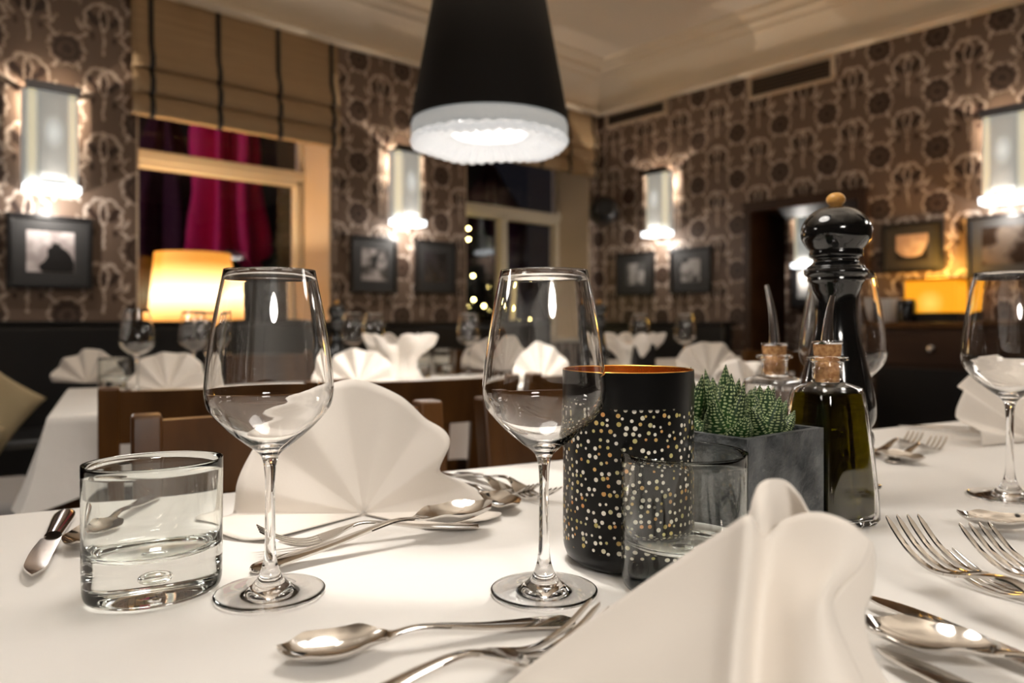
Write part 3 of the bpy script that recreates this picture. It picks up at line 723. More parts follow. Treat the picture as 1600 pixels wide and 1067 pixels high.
MB().box(-.15, .15, -.10, .10, .235, .25).build('lid', M['gold'], t, smooth=False, bevel=.003)
lamp('amber_light', 'POINT', (0, -.02, .32), 5, (1.0, .55, .10), t, .06)
pb, zb, Yb = onR(1388, 490, .22)
bw = MB(); bw.lathe(smooth_prof([(.001, .006), (.045, 0), (.055, .012), (.075, .06), (.088, .13), (.085, .13), (.07, .06), (.04, .02), (.001, .016)], 4), 32)
o = bw.build('bowl', M['porcelain']); o.location = room(pb, .2, SH); tag(o, 'white porcelain bowl on the sideboard, left of the amber lamp', 'bowl')
o = MB().lathe([(.001, 0), (.05, 0), (.052, .10), (.045, .13), (.04, .13), (.04, .02), (.001, .02)], 24).build('black_pot', M['black_gloss']); o.location = room(pb + .13, .30, SH)
tag(o, 'small black pot between the white bowl and the amber lamp', 'pot')

# ------------------------------------------------------------------ tables and cloths
TD = Vector((0.885, 0.465)); TS = Vector((0.465, -0.885)); TO = Vector((-0.525, 0.774)); TROT = atan2(TD.y, TD.x)
def trow(k, off, z=0.0):                # k along the far edge of the front table, off beyond it
    v = TO + TD * k - TS * off; return Vector((v.x, v.y, z))
def table(k0, k1, off0, off1, tlabel, clabel, over=.22, seed=1):
    c = trow((k0 + k1) / 2, (off0 + off1) / 2); W = k1 - k0; D = off1 - off0
    t = thing('dining_table', tlabel, 'table', (c.x, c.y, 0), TROT)
    MB().box(-W / 2 + .015, W / 2 - .015, -D / 2 + .015, D / 2 - .015, .70, TZ - .006).build('table_top', M['wood'], t, smooth=False, bevel=.004)
    for sx in (-1, 1):
        for sy in (-1, 1): MB().box(sx * (W / 2 - .06) - .03, sx * (W / 2 - .06) + .03, sy * (D / 2 - .09) - .03, sy * (D / 2 - .09) + .03, 0, .70).build('leg', M['wood'], t, smooth=False, bevel=.003)
    # cloth
    rc = .02; pts = []
    per = []
    nW = max(int(W / .02), 8); nD = max(int(D / .02), 8)
    for i in range(nW): per.append((-W / 2 + W * i / nW, -D / 2, 0, -1))
    for i in range(nD): per.append((W / 2, -D / 2 + D * i / nD, 1, 0))
    for i in range(nW): per.append((W / 2 - W * i / nW, D / 2, 0, 1))
    for i in range(nD): per.append((-W / 2, D / 2 - D * i / nD, -1, 0))
    n = len(per); rings = []
    def corner(x, y, nx, ny):
        dx = max(0, 1 - (W / 2 - abs(x)) / .07); dy = max(0, 1 - (D / 2 - abs(y)) / .07)
        v = Vector((math.copysign(dx, x) if dx else 0, math.copysign(dy, y) if dy else 0)) + Vector((nx, ny)) * .6
        return v.normalized()
    for (off, dzz, am) in ((-.012, 0, 0), (-.004, -.0008, 0), (.001, -.005, 0), (.003, -.02, .001), (.006, -.07, .006), (.012, -.13, .012), (.018, -over, .017)):
        ring = []
        for i, (x, y, nx, ny) in enumerate(per):
            nv = corner(x, y, nx, ny); s = i / n * 2 * pi
            wv = sin(s * int(n / 18) + seed) + .5 * sin(s * int(n / 11) + 2 * seed)
            cr = max(0, 1 - (W / 2 - abs(x)) / .07) * max(0, 1 - (D / 2 - abs(y)) / .07)
            ox = off + am * wv + cr * am * 3
            ring.append((x + nv.x * ox, y + nv.y * ox, TZ + dzz - cr * am * 1.5))
        rings.append(ring)
    mb = MB(); vs = [p for r in rings for p in r]; fs = [tuple(range(n))]
    for j in range(len(rings) - 1):
        for i in range(n): i2 = (i + 1) % n; fs.append((j * n + i, (j + 1) * n + i, (j + 1) * n + i2, j * n + i2))
    mb.add(vs, fs); o = mb.build('tablecloth', M['cloth'], angle=60); o.location = (c.x, c.y, 0); o.rotation_euler = (0, 0, TROT)
    tag(o, clabel, 'tablecloth'); return t
table(-0.65, 2.6, -1.0, 0.0, 'wooden dining table under the white cloth in the foreground', 'white tablecloth on the front table carrying the glasses and oil bottles')
table(-0.022, 1.88, 0.935, 1.70, 'wooden dining table of the second row behind the brown chairs', 'white tablecloth on the second-row table, its side hanging at the left', .17, 2)
table(0.75, 2.05, 2.35, 3.0, 'wooden dining table in the far row before the window bench', 'white tablecloth on the far table below the window near the corner', .2, 3)
table(2.35, 3.5, 1.75, 2.4, 'wooden dining table at the back before the right wall bench', 'white tablecloth on the back table below the small right wall pictures', .2, 4)

# ------------------------------------------------------------------ chairs
def chair_proto(loc, rz, label, group):
    t = thing('dining_chair', label, 'chair', loc, rz, group)      # local +y = sitting direction
    W = .19; TH = .83
    for s in (-1, 1):
        mb = MB(); pts = [(s * W, .02, 0), (s * W, .0, .25), (s * W, -.005, .45), (s * W, -.02, .65), (s * W, -.05, TH)]
        for i in range(len(pts) - 1):
            a, b = Vector(pts[i]), Vector(pts[i + 1]); x0, x1 = s * W - .018, s * W + .018
            mb.add([(x0, a.y - .02, a.z), (x1, a.y - .02, a.z), (x1, a.y + .02, a.z), (x0, a.y + .02, a.z), (x0, b.y - .02, b.z), (x1, b.y - .02, b.z), (x1, b.y + .02, b.z), (x0, b.y + .02, b.z)],
                   [(0, 3, 2, 1), (4, 5, 6, 7), (0, 1, 5, 4), (1, 2, 6, 5), (2, 3, 7, 6), (3, 0, 4, 7)])
        mb.build('post', M['wood'], t, smooth=False, bevel=.004)
        MB().box(s * W - .02, s * W + .02, .38, .42, 0, .43).build('leg', M['wood'], t, smooth=False, bevel=.004)
    def rail(z0, z1, y0, y1, bow):
        rows = []
        for zz, yy in ((z0, y0), (z1, y1)):
            rows.append([(-W + 2 * W * i / 12, yy - bow * sin(pi * i / 12) - .010, zz) for i in range(13)])
        r2 = [[(x, y + .022, z) for x, y, z in r] for r in rows]
        mb = MB(); mb.grid(rows); mb.grid([r2[1], r2[0]]); mb.grid([rows[1], r2[1]]); mb.grid([r2[0], rows[0]])
        return mb
    rail(.725, TH - .008, -.033, -.048, .018).build('top_rail', M['wood'], t, recalc=True, angle=50)
    rail(.47, .51, -.006, -.009, .012).build('lower_rail', M['wood'], t, recalc=True, angle=50)
    for k in range(4):
        x = -.114 + .076 * k; mb = MB(); mb.add([(x - .012, -.024, .50), (x + .012, -.024, .50), (x + .012, -.012, .50), (x - .012, -.012, .50), (x - .012, -.058, .74), (x + .012, -.058, .74), (x + .012, -.046, .74), (x - .012, -.046, .74)],
               [(0, 3, 2, 1), (4, 5, 6, 7), (0, 1, 5, 4), (1, 2, 6, 5), (2, 3, 7, 6), (3, 0, 4, 7)])
        mb.build('slat', M['wood'], t, smooth=False)
    MB().box(-.21, .21, -.01, .43, .43, .46).build('seat', M['wood'], t, bevel=.01)
    for s in (-1, 1): MB().box(s * W - .01, s * W + .01, .02, .38, .22, .25).build('stretcher', M['wood'], t, smooth=False)
    return t
def post_mid(k0, k1, off): return trow((k0 + k1) / 2, off)
FACE_US = atan2(TS.y, TS.x) - pi / 2; FACE_AWAY = FACE_US + pi
grp = 'brown wooden dining chairs'
def chair_at(k, off, face, label):
    # off = where the top of the backrest stands; backrest leans 5 cm back
    c = trow(k, off - (0.05 if face == FACE_US else -0.05))
    if chair_at.first is None: chair_at.first = chair_proto(c, face, label, grp); return chair_at.first
    return dup(chair_at.first, c, face, label, grp)
chair_at.first = None
chair_at(0.33, .135, FACE_US, 'warm brown wooden chair pushed in at the front table behind the fan napkin')
chair_at(0.815, .14, FACE_US, 'warm brown wooden chair behind the middle wine glass and black candle holder')
chair_at(1.25, .14, FACE_US, 'warm brown wooden chair whose post shows right of the pepper mill')
chair_at(0.285, .617, FACE_AWAY, 'dark brown wooden chair before the second table, left one behind the left wine glass')
chair_at(0.71, .617, FACE_AWAY, 'dark brown wooden chair before the second table, between the two large wine glasses')
chair_at(1.16, .617, FACE_AWAY, 'dark brown wooden chair before the second table, seen through the middle wine glass')
chair_at(0.62, 2.0, FACE_US, 'brown chair on the far side of the second table, near its left end')
chair_at(1.02, 2.12, FACE_AWAY, 'brown chair backing onto the far table, left of the dark bench gap')
chair_at(1.62, 2.12, FACE_AWAY, 'brown chair backing onto the far table below the window near the corner')
chair_at(2.75, 1.52, FACE_AWAY, 'brown chair backing onto the back table below the small pictures')
t = thing('padded_stool', 'pale grey padded stool low at the left edge below the cushions', 'stool', (-1.83, 2.42, 0), radians(30))
mb = MB(); mb.box(-.24, .24, -.24, .24, .30, .40); mb.build('seat', M['greycloth'], t, bevel=.03)
for sx in (-1, 1):
    for sy in (-1, 1): MB().box(sx * .2 - .02, sx * .2 + .02, sy * .2 - .02, sy * .2 + .02, 0, .30).build('leg', M['dwood'], t, smooth=False)

# ------------------------------------------------------------------ glassware
def glass_profile():
    out = [(.0002, .0004), (.030, .0004), (.0375, .0006), (.0385, .0018), (.0377, .0027), (.028, .0032), (.019, .0044), (.0125, .0078), (.0068, .0165), (.0041, .0300), (.0036, .055),
           (.0034, .075), (.0040, .090), (.0058, .0985), (.0095, .1030), (.0185, .1100), (.0292, .1190), (.0378, .1282), (.0425, .1350), (.0446, .1440), (.0446, .1520), (.0428, .1700), (.0386, .1980), (.0322, .2305), (.0319, .2320)]
    inn = [(.0312, .2315), (.0377, .1980), (.0418, .1700), (.0436, .1520), (.0436, .1445), (.0414, .1365), (.0364, .1290), (.0275, .1200), (.0165, .1120), (.0070, .1075), (.0002, .1062)]
    return smooth_prof(out, 4) + smooth_prof(inn, 4)
GP = glass_profile()
def wine_glass(loc, label, group, scale=1.0, n=72, proto=[None]):
    if proto[0] is None:
        proto[0] = MB().lathe(GP, n).build('wine_glass', M['glass'], recalc=False, angle=180); o = proto[0]
    else: o = proto[0].copy(); COL.objects.link(o)
    o.location = loc; o.scale = (scale,) * 3; tag(o, label, 'wine glass', group); return o
GG = 'wine glasses on the front table'
e = .0006
wine_glass(tab(422, 929) + Vector((0, 0, e)), 'empty wine glass standing left in the foreground beside the tumbler', GG)
wine_glass(tab(850, 926) + Vector((0, 0, e)), 'empty wine glass standing in the middle foreground before the black candle holder', GG)
wine_glass(Vector((.398, .91, TZ)) + Vector((0, 0, e)), 'empty wine glass standing behind the pepper mill and oil bottles', GG, 1.10)
wine_glass(tab(1578, 778) + Vector((0, 0, e)), 'empty wine glass cut by the right edge of the picture', GG, 1.08)
def tumbler(loc, label, group, proto=[None], sc=1.0):
    if proto[0] is None:
        out = [(.0002, .0016), (.034, .0006), (.0400, .0012), (.0428, .006), (.0434, .02), (.0436, .06), (.0438, .0935), (.0436, .0948)]
        inn = [(.0430, .0945), (.0425, .06), (.0418, .041), (.0395, .0345), (.033, .0310), (.018, .0298), (.0002, .0295)]
        mb = MB(); mb.lathe(smooth_prof(out, 4) + smooth_prof(inn, 4), 72)
        rs = [(max(.00005, .0085 * sin(pi * i / 10)), .0150 + .0050 * cos(pi * i / 10)) for i in range(11)]
        mb.lathe(rs, 24); proto[0] = mb.build('tumbler', M['thick'], angle=180); o = proto[0]
    else: o = proto[0].copy(); COL.objects.link(o)
    o.location = loc; o.scale = (sc, sc, sc); tag(o, label, 'tumbler', group); return o
t1_ = tumbler(tab(241, 928) + Vector((0, 0, e)), 'thick-based oval water tumbler at the left beside the knife', 'water tumblers'); t1_.scale = (1.07, .86, 1); t1_.rotation_euler = (0, 0, radians(32))
tumbler(tab(1068, 919) + Vector((0, 0, e)), 'thick-based round water tumbler before the candle holder, half hidden by the near napkin', 'water tumblers', sc=1.05)

# ------------------------------------------------------------------ candle holder
c = tab(981, 874)
t = thing('candle_holder', 'black cylindrical candle holder with many small pale and copper dots', 'candle holder', c)
R = .0535; HH = .1575
pr = smooth_prof([(.001, .0008), (.035, .0008), (.047, .003), (.052, .010), (R, .022), (R, .06), (R, .11), (R, HH)], 5)
def uvwrap(o, f):
    me = o.data; uv = me.uv_layers.new(name='wrap')
    for p in me.polygons:
        vs = [me.vertices[me.loops[i].vertex_index].co for i in p.loop_indices]
        us = [f(v) for v in vs]
        m0 = us[0][0]
        for li, (a, b_) in zip(p.loop_indices, us):
            per = f.per
            while a - m0 > per / 2: a -= per
            while a - m0 < -per / 2: a += per
            uv.data[li].uv = (a, b_)
def fcyl(v): return (atan2(v.y, v.x) * R, v.z)
fcyl.per = 2 * pi * R
o = MB().lathe(pr, 96, cap0=True).build('perforated_body', M['candle'], t, angle=60); uvwrap(o, fcyl)
MB().lathe([(R, HH), (R - .0005, HH + .0006), (R - .0014, HH), (R - .0015, .024), (.046, .010), (.001, .006)], 96).build('gold_inner_wall', M['gold'], t, angle=40)
MB().lathe([(.0002, .0065), (.02, .0085), (.02, .045), (.0002, .045)], 32).build('candle', mat('wax', (.85, .78, .62), .5), t, angle=40)

# ------------------------------------------------------------------ slate planter and succulents
near = tab(1167, 688, .100); near.z = 0
ax_ = Vector((.79, .613, 0)); ay_ = Vector((-.613, .79, 0)); PW = .110; PL = .1165
cc = near + ax_ * (PL / 2) + ay_ * (PW / 2); prz = atan2(ax_.y, ax_.x)
t = thing('potted_succulent', 'zebra-striped succulents in a square dark slate pot beside the candle holder', 'potted plant', (cc.x, cc.y, TZ + e), prz)
rows = []
ph = .100
def pot(L, Wd, z0, z1, inset):
    mb = MB(); h = 26
    # outer skin as subdivided sides with gentle hewn relief
    def side(a, b, flip=False):
        rws = []
        for j in range(h + 1):
            r = []
            for i in range(33):
                f = i / 32; x = a[0] + (b[0] - a[0]) * f; y = a[1] + (b[1] - a[1]) * f; zz = z0 + (z1 - z0) * j / h
                nn = Vector((b[1] - a[1], a[0] - b[0])).normalized(); edge = min(f, 1 - f) * 8; edge = min(edge, 1)
                d = (noise.noise(Vector((x * 55, y * 55, zz * 45))) * .0032) * edge
                r.append((x + nn.x * d, y + nn.y * d, zz))
            rws.append(r)
        mb.grid(rws)
    x, y = L / 2, Wd / 2
    side((-x, -y), (x, -y)); side((x, -y), (x, y)); side((x, y), (-x, y)); side((-x, y), (-x, -y))
    k = inset
    mb.add([(-x, -y, z1), (x, -y, z1), (x, y, z1), (-x, y, z1), (-x + k, -y + k, z1), (x - k, -y + k, z1), (x - k, y - k, z1), (-x + k, y - k, z1),
            (-x + k, -y + k, z1 - .03), (x - k, -y + k, z1 - .03), (x - k, y - k, z1 - .03), (-x + k, y - k, z1 - .03)],
           [(0, 1, 5, 4), (1, 2, 6, 5), (2, 3, 7, 6), (3, 0, 4, 7), (4, 5, 9, 8), (5, 6, 10, 9), (6, 7, 11, 10), (7, 4, 8, 11)])
    mb.add([(-x, -y, z0), (x, -y, z0), (x, y, z0), (-x, y, z0)], [(3, 2, 1, 0)])
    return mb
pm = pot(PL, PW, 0, ph, .007)
pm.build('pot', M['slate'], t, angle=40)
MB().box(-PL / 2 + .0075, PL / 2 - .0075, -PW / 2 + .0075, PW / 2 - .0075, ph - .03, ph - .009).build('soil', M['soil'], t, smooth=False)
def rosette(cx, cy, n, Lm, seed, lean=(0, 0)):
    rnd = random.Random(seed); mb = MB(); uvs = []
    for k in range(n):
        ring = k / n; a = k * 2.399963 + rnd.uniform(-.15, .15); tilt = radians(8 + 46 * ring ** 1.2) ; L = Lm * (1.05 - .28 * ring) * rnd.uniform(.92, 1.06)
        wd = .0165 * rnd.uniform(.9, 1.1); base = Vector((cx + cos(a) * .008 * ring, cy + sin(a) * .008 * ring, ph - .012))
        out = Vector((cos(a), sin(a), 0)); side = Vector((-sin(a), cos(a), 0)); m = 10; start = len(mb.v); ns = 8
        P = base.copy()
        for j in range(m + 1):
            f = j / m; ang = tilt * (1.35 - .75 * f); d = out * sin(ang) + Vector((lean[0], lean[1], 0)) * .3 + Vector((0, 0, 1)) * cos(ang)
            nrm = (side.cross(d)).normalized()
            wv = wd * (1 - f ** 1.9) * (0.62 + .38 * min(1, f * 4)) + .0002; tv = wv * .55
            for s in range(ns):
                b_ = 2 * pi * s / ns; mb.v.append(P + side * (wv * cos(b_)) + nrm * (tv * sin(b_))); uvs.append((s / ns, f + k * 1.37))
            P = P + d.normalized() * (L / m)
        for j in range(m):
            for s in range(ns):
                s2 = (s + 1) % ns; mb.f.append((start + j * ns + s, start + j * ns + s2, start + (j + 1) * ns + s2, start + (j + 1) * ns + s))
    o = mb.build('rosette', M['plant'], t, angle=180)
    uv = o.data.uv_layers.new(name='wrap')
    for p in o.data.polygons:
        base_u = None
        for li in p.loop_indices:
            a, b_ = uvs[o.data.loops[li].vertex_index]
            if base_u is None: base_u = a
            if base_u - a > .5: a += 1
            if a - base_u > .5: a -= 1
            uv.data[li].uv = (a, b_)
rosette(-.030, -.012, 8, .058, 1); rosette(.008, .020, 8, .062, 2); rosette(.006, -.028, 7, .048, 5); rosette(-.034, .030, 7, .064, 3); rosette(.034, .000, 7, .050, 4)

# ------------------------------------------------------------------ oil bottles
def sqf(pw):
    def f(a):
        c, s = abs(cos(a)), abs(sin(a)); return 1.0 / ((c ** pw + s ** pw) ** (1 / pw))
    return f
def bottle(loc, rz, label, liquid, lvl, group, lean, spH=.045):
    t = thing('oil_bottle', label, 'bottle', loc, rz, group)
    # square section body, round neck: blend the section by height
    def body(prof, name, m, cap=False, inn=None):
        n = 96; vs = []; fs = []
        for r, z, k in prof:
            f = sqf(2 + 5 * k)
            for i in range(n):
                a = 2 * pi * i / n; rr = r * f(a); vs.append((rr * cos(a), rr * sin(a), z))
        L = len(prof)
        for j in range(L - 1):
            for i in range(n): i2 = (i + 1) % n; fs.append((j * n + i, j * n + i2, (j + 1) * n + i2, (j + 1) * n + i))
        fs.append(tuple(range(n - 1, -1, -1)))
        if cap: fs.append(tuple((L - 1) * n + i for i in range(n)))
        mb = MB().add(vs, fs); return mb.build(name, m, t, angle=50)
    out = [(.026, .0005, 1), (.0345, .0012, 1), (.0372, .006, 1), (.0362, .03, 1), (.0330, .07, 1), (.0296, .105, 1), (.0270, .126, .95), (.0255, .1315, .8), (.020, .135, .35), (.0150, .1375, .0), (.0142, .142, 0), (.0142, .156, 0),
           (.0155, .1575, 0), (.0195, .1585, 0), (.0200, .1605, 0), (.0190, .1622, 0), (.0150, .163, 0)]
    inn = [(.0118, .162, 0), (.0116, .142, 0), (.0122, .1385, 0), (.018, .1335, .3), (.0232, .1300, .8), (.0248, .125, .95), (.0272, .105, 1), (.0304, .07, 1), (.0335, .035, 1), (.0342, .011, 1), (.031, .0065, 1), (.012, .0085, 1), (.0005, .009, 1)]
    body(out + inn, 'glass_body', M['glass'])
    zl = lvl
    liq = [(r * .985, z, k) for (r, z, k) in [(.001, .0105, 1), (.030, .0085, 1), (.0338, .012, 1), (.0331, .035, 1), (.0301, .07, 1), (.0269, .105, 1), (.0247, .122, 1), (.0240, .1265, .9)] if z < zl + 1e-6]
    body(liq, 'liquid', liquid, cap=True)
    MB().lathe([(.0112, .136), (.0114, .150), (.0114, .163), (.0125, .1635), (.0132, .173), (.0128, .1745)], 32, cap0=True, cap1=True).build('cork', M['cork'], t, angle=40)
    MB().lathe([(.0136, .1745), (.0142, .1755), (.0142, .1768), (.0128, .1775), (.006, .1780), (.0056, .183)], 32, cap0=True, cap1=True).build('collar', M['chrome'], t, angle=40)
    pts = []; rad = []
    for i in range(12):
        f = i / 11; pts.append((lean[0] * f * f, lean[1] * f * f, .178 + spH * f)); rad.append(.0060 - .0036 * f)
    MB().tube(pts, rad, 14).build('pourer', M['chrome'], t, angle=60)
    return t
bottle((.311, .745, TZ + e), radians(25), 'square tapered bottle of dark green olive oil with cork and metal pourer, nearer one', M['oil'], .1265, None, (.001, -.006), .044)
Yb2 = .93; c2 = Vector(((1210 - 800) * Yb2 / F, Yb2, TZ + e))
b2_ = bottle(c2, radians(35), 'paler oil bottle with cork and tilted metal pourer, standing behind the succulents', M['vinegar'], .07, None, (-.010, .003), .074); b2_.scale = (1.1, 1.1, .96)

# ------------------------------------------------------------------ pepper mill
ym = .84; px = .000712 / 1.09
prof_px = [(302, 0.5), (303, 8), (308, 14), (313, 15.5), (318, 14), (322, 10), (324, 9)]
head_px = [(324, 1), (325, 18), (330, 33), (340, 46), (352, 54), (363, 56.5), (374, 55), (384, 49), (391, 43), (393, 42.5), (397, 43), (402, 42), (404, 38), (407, 36), (411, 37), (415, 42), (418, 46), (421, 47), (423, 50), (427, 51.5), (431, 50), (434, 46), (437, 46), (440, 46),
           (443, 43), (450, 40.5), (462, 36.5), (480, 34), (500, 34.5), (525, 38), (560, 47), (600, 57), (625, 62), (645, 63), (658, 60), (666, 55), (670, 54), (675, 58), (685, 60), (694, 58), (699, 55), (704, 57), (712, 60), (735, 62), (770, 63), (790, 63), (793, 61)]
def conv(pp): return [(max(r * px, .0001), .1955 - (v - 505) * ym / F) for v, r in pp]
def peppermill(loc, label, group=None, proto=[None], rz=0, scale=1):
    if proto[0]: return dup(proto[0], loc, rz, label, group, scale)
    t = thing('pepper_mill', label, 'pepper mill', loc, rz, group); proto[0] = t
    hp = conv(head_px); i = 18
    MB().lathe(smooth_prof(hp[:i + 1], 4), 64).build('head', M['black_gloss'], t, angle=60)
    MB().lathe(smooth_prof(hp[i:], 3) + [(.0001, hp[-1][1])], 64).build('body', M['black_gloss'], t, angle=60)
    MB().lathe(smooth_prof(conv(prof_px), 4), 32).build('knob', M['beech'], t, angle=180); return t
cm = Vector(((1306 - 800) * ym / F, ym, TZ + e)); peppermill(cm, 'tall glossy black pepper mill with a beech knob behind the oil bottles')

# ------------------------------------------------------------------ cutlery
def place(o, a, b, L, z0=0.0, z1=0.0):          # local x runs from the handle end (0) to the tip (L); a handle end, b tip
    d = Vector((b.x - a.x, b.y - a.y)); o.location = (a.x, a.y, TZ + .0010 + z0); o.rotation_euler = (0, -atan2(z1 - z0, L), atan2(d.y, d.x)); return o
TH = .0016
def sheet(mb, rows):            # rows across; closed slab
    top = rows; bot = [[(x, y, z - TH) for (x, y, z) in r] for r in rows]
    mb.grid(top); mb.grid([list(reversed(r)) for r in bot])
    R_, C_ = len(rows), len(rows[0])
    for j in range(R_ - 1):
        for i in (0, C_ - 1):
            a, b_ = top[j][i], top[j + 1][i]; c, d = bot[j + 1][i], bot[j][i]
            mb.add([a, b_, c, d], [(0, 1, 2, 3) if i else (3, 2, 1, 0)])
    for j in (0, R_ - 1):
        for i in range(C_ - 1):
            a, b_ = top[j][i], top[j][i + 1]; c, d = bot[j][i + 1], bot[j][i]
            mb.add([a, b_, c, d], [(3, 2, 1, 0) if j else (0, 1, 2, 3)])
def finish(mb, name, parent=None, m=None):
    o = mb.build(name, m or M['steel'], parent, angle=75)
    bm = bmesh.new(); bm.from_mesh(o.data); bmesh.ops.remove_doubles(bm, verts=bm.verts, dist=1e-5); bmesh.ops.recalc_face_normals(bm, faces=bm.faces); bm.to_mesh(o.data); bm.free()
    for p in o.data.polygons: p.use_smooth = True
    o.data.set_sharp_from_angle(angle=radians(70)); return o
HW = [(0, .0030), (.012, .0074), (.03, .0098), (.08, .0100), (.2, .0078), (.38, .0050), (.50, .0038), (.58, .0034)]
def spoon_mesh(L=.20):
    keys = HW + [(.635, .0045), (.69, .0120), (.76, .0190), (.84, .0215), (.91, .0193), (.95, .0142), (.975, .0092), (.99, .0052), (.997, .0026), (1.0, .0005)]
    zk = [(0, .0030), (.1, .0045), (.3, .0075), (.45, .0115), (.56, .0135), (.635, .0115), (.70, .0080), (.78, .0035), (.87, .0030), (.95, .0060), (1.0, .0130)]
    rows = []
    for j in range(161):
        s = 1 - (1 - j / 160) ** 1.5; w_ = spl(keys, s)[0]; z = spl(zk, s)[0]
        bowl = max(0, min(1, (s - .635) / .12)) * max(0, min(1, (1.0 - s) / .10)); dep = .0085 * (bowl * bowl * (3 - 2 * bowl))
        fl = .0008 if s < .66 else 0
        rows.append([(s * L, w_ * t_, z + dep * t_ * t_ + fl * (1 - t_ * t_)) for t_ in [sin(pi / 2 * (-1 + 2 * i / 10)) for i in range(11)]])
    mb = MB(); sheet(mb, rows); return mb
def fork_mesh(L=.20):
    keys = HW + [(.63, .0055), (.69, .0108), (.74, .0122)]
    zk = [(0, .0030), (.1, .0045), (.3, .0080), (.45, .0135), (.56, .0155), (.64, .0115), (.71, .0065), (.80, .0030), (.90, .0075), (1.0, .0190)]
    mb = MB(); rows = []
    for j in range(61):
        s = .74 * j / 60; w_ = spl(keys, s)[0]; z = spl(zk, s)[0]
        fl = .0008 if s < .66 else 0
        rows.append([(s * L, w_ * t_, z + fl * (1 - t_ * t_)) for t_ in [-1 + 2 * i / 8 for i in range(9)]])
    sheet(mb, rows)
    for k in range(4):
        yc = -.0122 + .00335 / 2 + k * (.0244 - .00335) / 3; rows = []
        for j in range(25):
            f = j / 24; s = .735 + .265 * f; hw = .0017 * (1 - .12 * f) * (1 if f < .9 else (1 - (f - .9) * 7)); z = spl(zk, s)[0]
            yy = yc * (1 + .02 * f)
            rows.append([(s * L, yy - hw, z), (s * L, yy, z + .0002), (s * L, yy + hw, z)])
        sheet(mb, rows)
    return mb
def knife_parts(t, L=.22):
    rows = []
    hk = [(0, .0055), (.03, .0088), (.12, .0098), (.3, .0085), (.46, .0070)]
    mb = MB(); prof = []
    n = 16; vs = []; fs = []; J = 24
    for j in range(J + 1):
        s = .46 * j / J; hw = spl(hk, s)[0]; th = .0042 if j > 0 else .002
        for i in range(n): a = 2 * pi * i / n; vs.append((s * L, hw * cos(a), .0046 + th * sin(a)))
    for j in range(J):
        for i in range(n): i2 = (i + 1) % n; fs.append((j * n + i, (j + 1) * n + i, (j + 1) * n + i2, j * n + i2))
    fs.append(tuple(range(n))); fs.append(tuple(J * n + i for i in range(n - 1, -1, -1)))
    mb.add(vs, fs); finish(mb, 'handle', t)
    b = MB(); rows = []
    for j in range(31):
        f = j / 30; s = .45 + .55 * f; top_ = .0075 * (1 - max(0, f - .82) ** 2 * 22); bot_ = -.0082 - .0025 * sin(pi * min(1, f * 1.1)); bot_ *= (1 - max(0, (f - .72) / .28) ** 2.2)
        if f < .06: top_, bot_ = .0055, -.0055
        if bot_ > top_ - .0004: bot_ = top_ - .0004
        top_ = max(top_, bot_ + .0004)
        rows.append([(s * L, bot_, .0042), (s * L, bot_ * .5 + top_ * .5, .0047), (s * L, top_, .0050)])
    sheet(b, rows); finish(b, 'blade', t)
SP = {}
def cutlery(kind, a, b, label, group, z0=0.0, z1=0.0, sc=1.0):
    o = _cutlery(kind, a, b, label, group, z0, z1); o.scale = (sc, sc, sc); return o
def _cutlery(kind, a, b, label, group, z0=0.0, z1=0.0):
    if kind == 'knife':
        if 'knife' not in SP:
            t = thing('table_knife', label, 'knife', (0, 0, 0), 0, group); knife_parts(t); SP['knife'] = t
        else: t = dup(SP['knife'], (0, 0, 0), 0, label, group)
        return place(t, a, b, .22, z0, z1)
    if kind not in SP:
        o = finish(spoon_mesh() if kind == 'spoon' else fork_mesh(), {'spoon': 'dessert_spoon', 'fork': 'table_fork'}[kind]); SP[kind] = o
    else: o = SP[kind].copy(); COL.objects.link(o)
    tag(o, label, kind, group); return place(o, a, b, .2, z0, z1)
def ext(a, b, L):               # handle end so that the length is L, from the tip b through a
    d = (a - b); d.z = 0; d.normalize(); return b + d * L
g_ = 'cutlery on the front table'
# (kind, handle pixel, tip pixel, label)
cut = [
 ('spoon', (470, 877), (768, 806), 'spoon lying in the middle, its bowl pointing right behind the wine glasses'),
 ('fork', (690, 828), (402, 846), 'fork with tines pointing left in front of the fan napkin'),
 ('spoon', (880, 972), (432, 1012), 'large spoon nearest the viewer, bowl pointing left'),
 ('knife', (108, 795), (50, 908), 'steak knife at far left with its blade towards the viewer'),
 ('spoon', (1600, 1060), (1346, 975), 'spoon at lower right with its bowl against the white napkin'),
 ('knife', (1650, 1062), (1352, 940), 'knife at lower right above the spoon'),
 ('knife', (1560, 1120), (1372, 1024), 'knife cut by the bottom edge at lower right'),
 ('spoon', (1640, 838), (1494, 806), 'spoon at the right edge, pointed bowl towards the left'),
 ('spoon', (1490, 878), (1610, 822), 'spoon at the right edge crossing the other one'),
]
cut = [c for c in cut if c[3] != 'spoon at the right edge crossing the other one']
for kind, h, tp, lab in cut:
    hp_, tp_ = tab(h[0], h[1], .003), tab(tp[0], tp[1], .012 if kind != 'knife' else .004)
    sc_, z1_ = (.92, 0) if 'nearest the viewer' in lab else (1.15, .012) if 'whose tines touch' in lab else ((1.13, .012) if 'middle, its bowl' in lab else (1.0, .004))
    cutlery(kind, ext(hp_, tp_, .22 if kind == 'knife' else .2 * sc_), tp_, lab, None, 0, z1_, sc_)
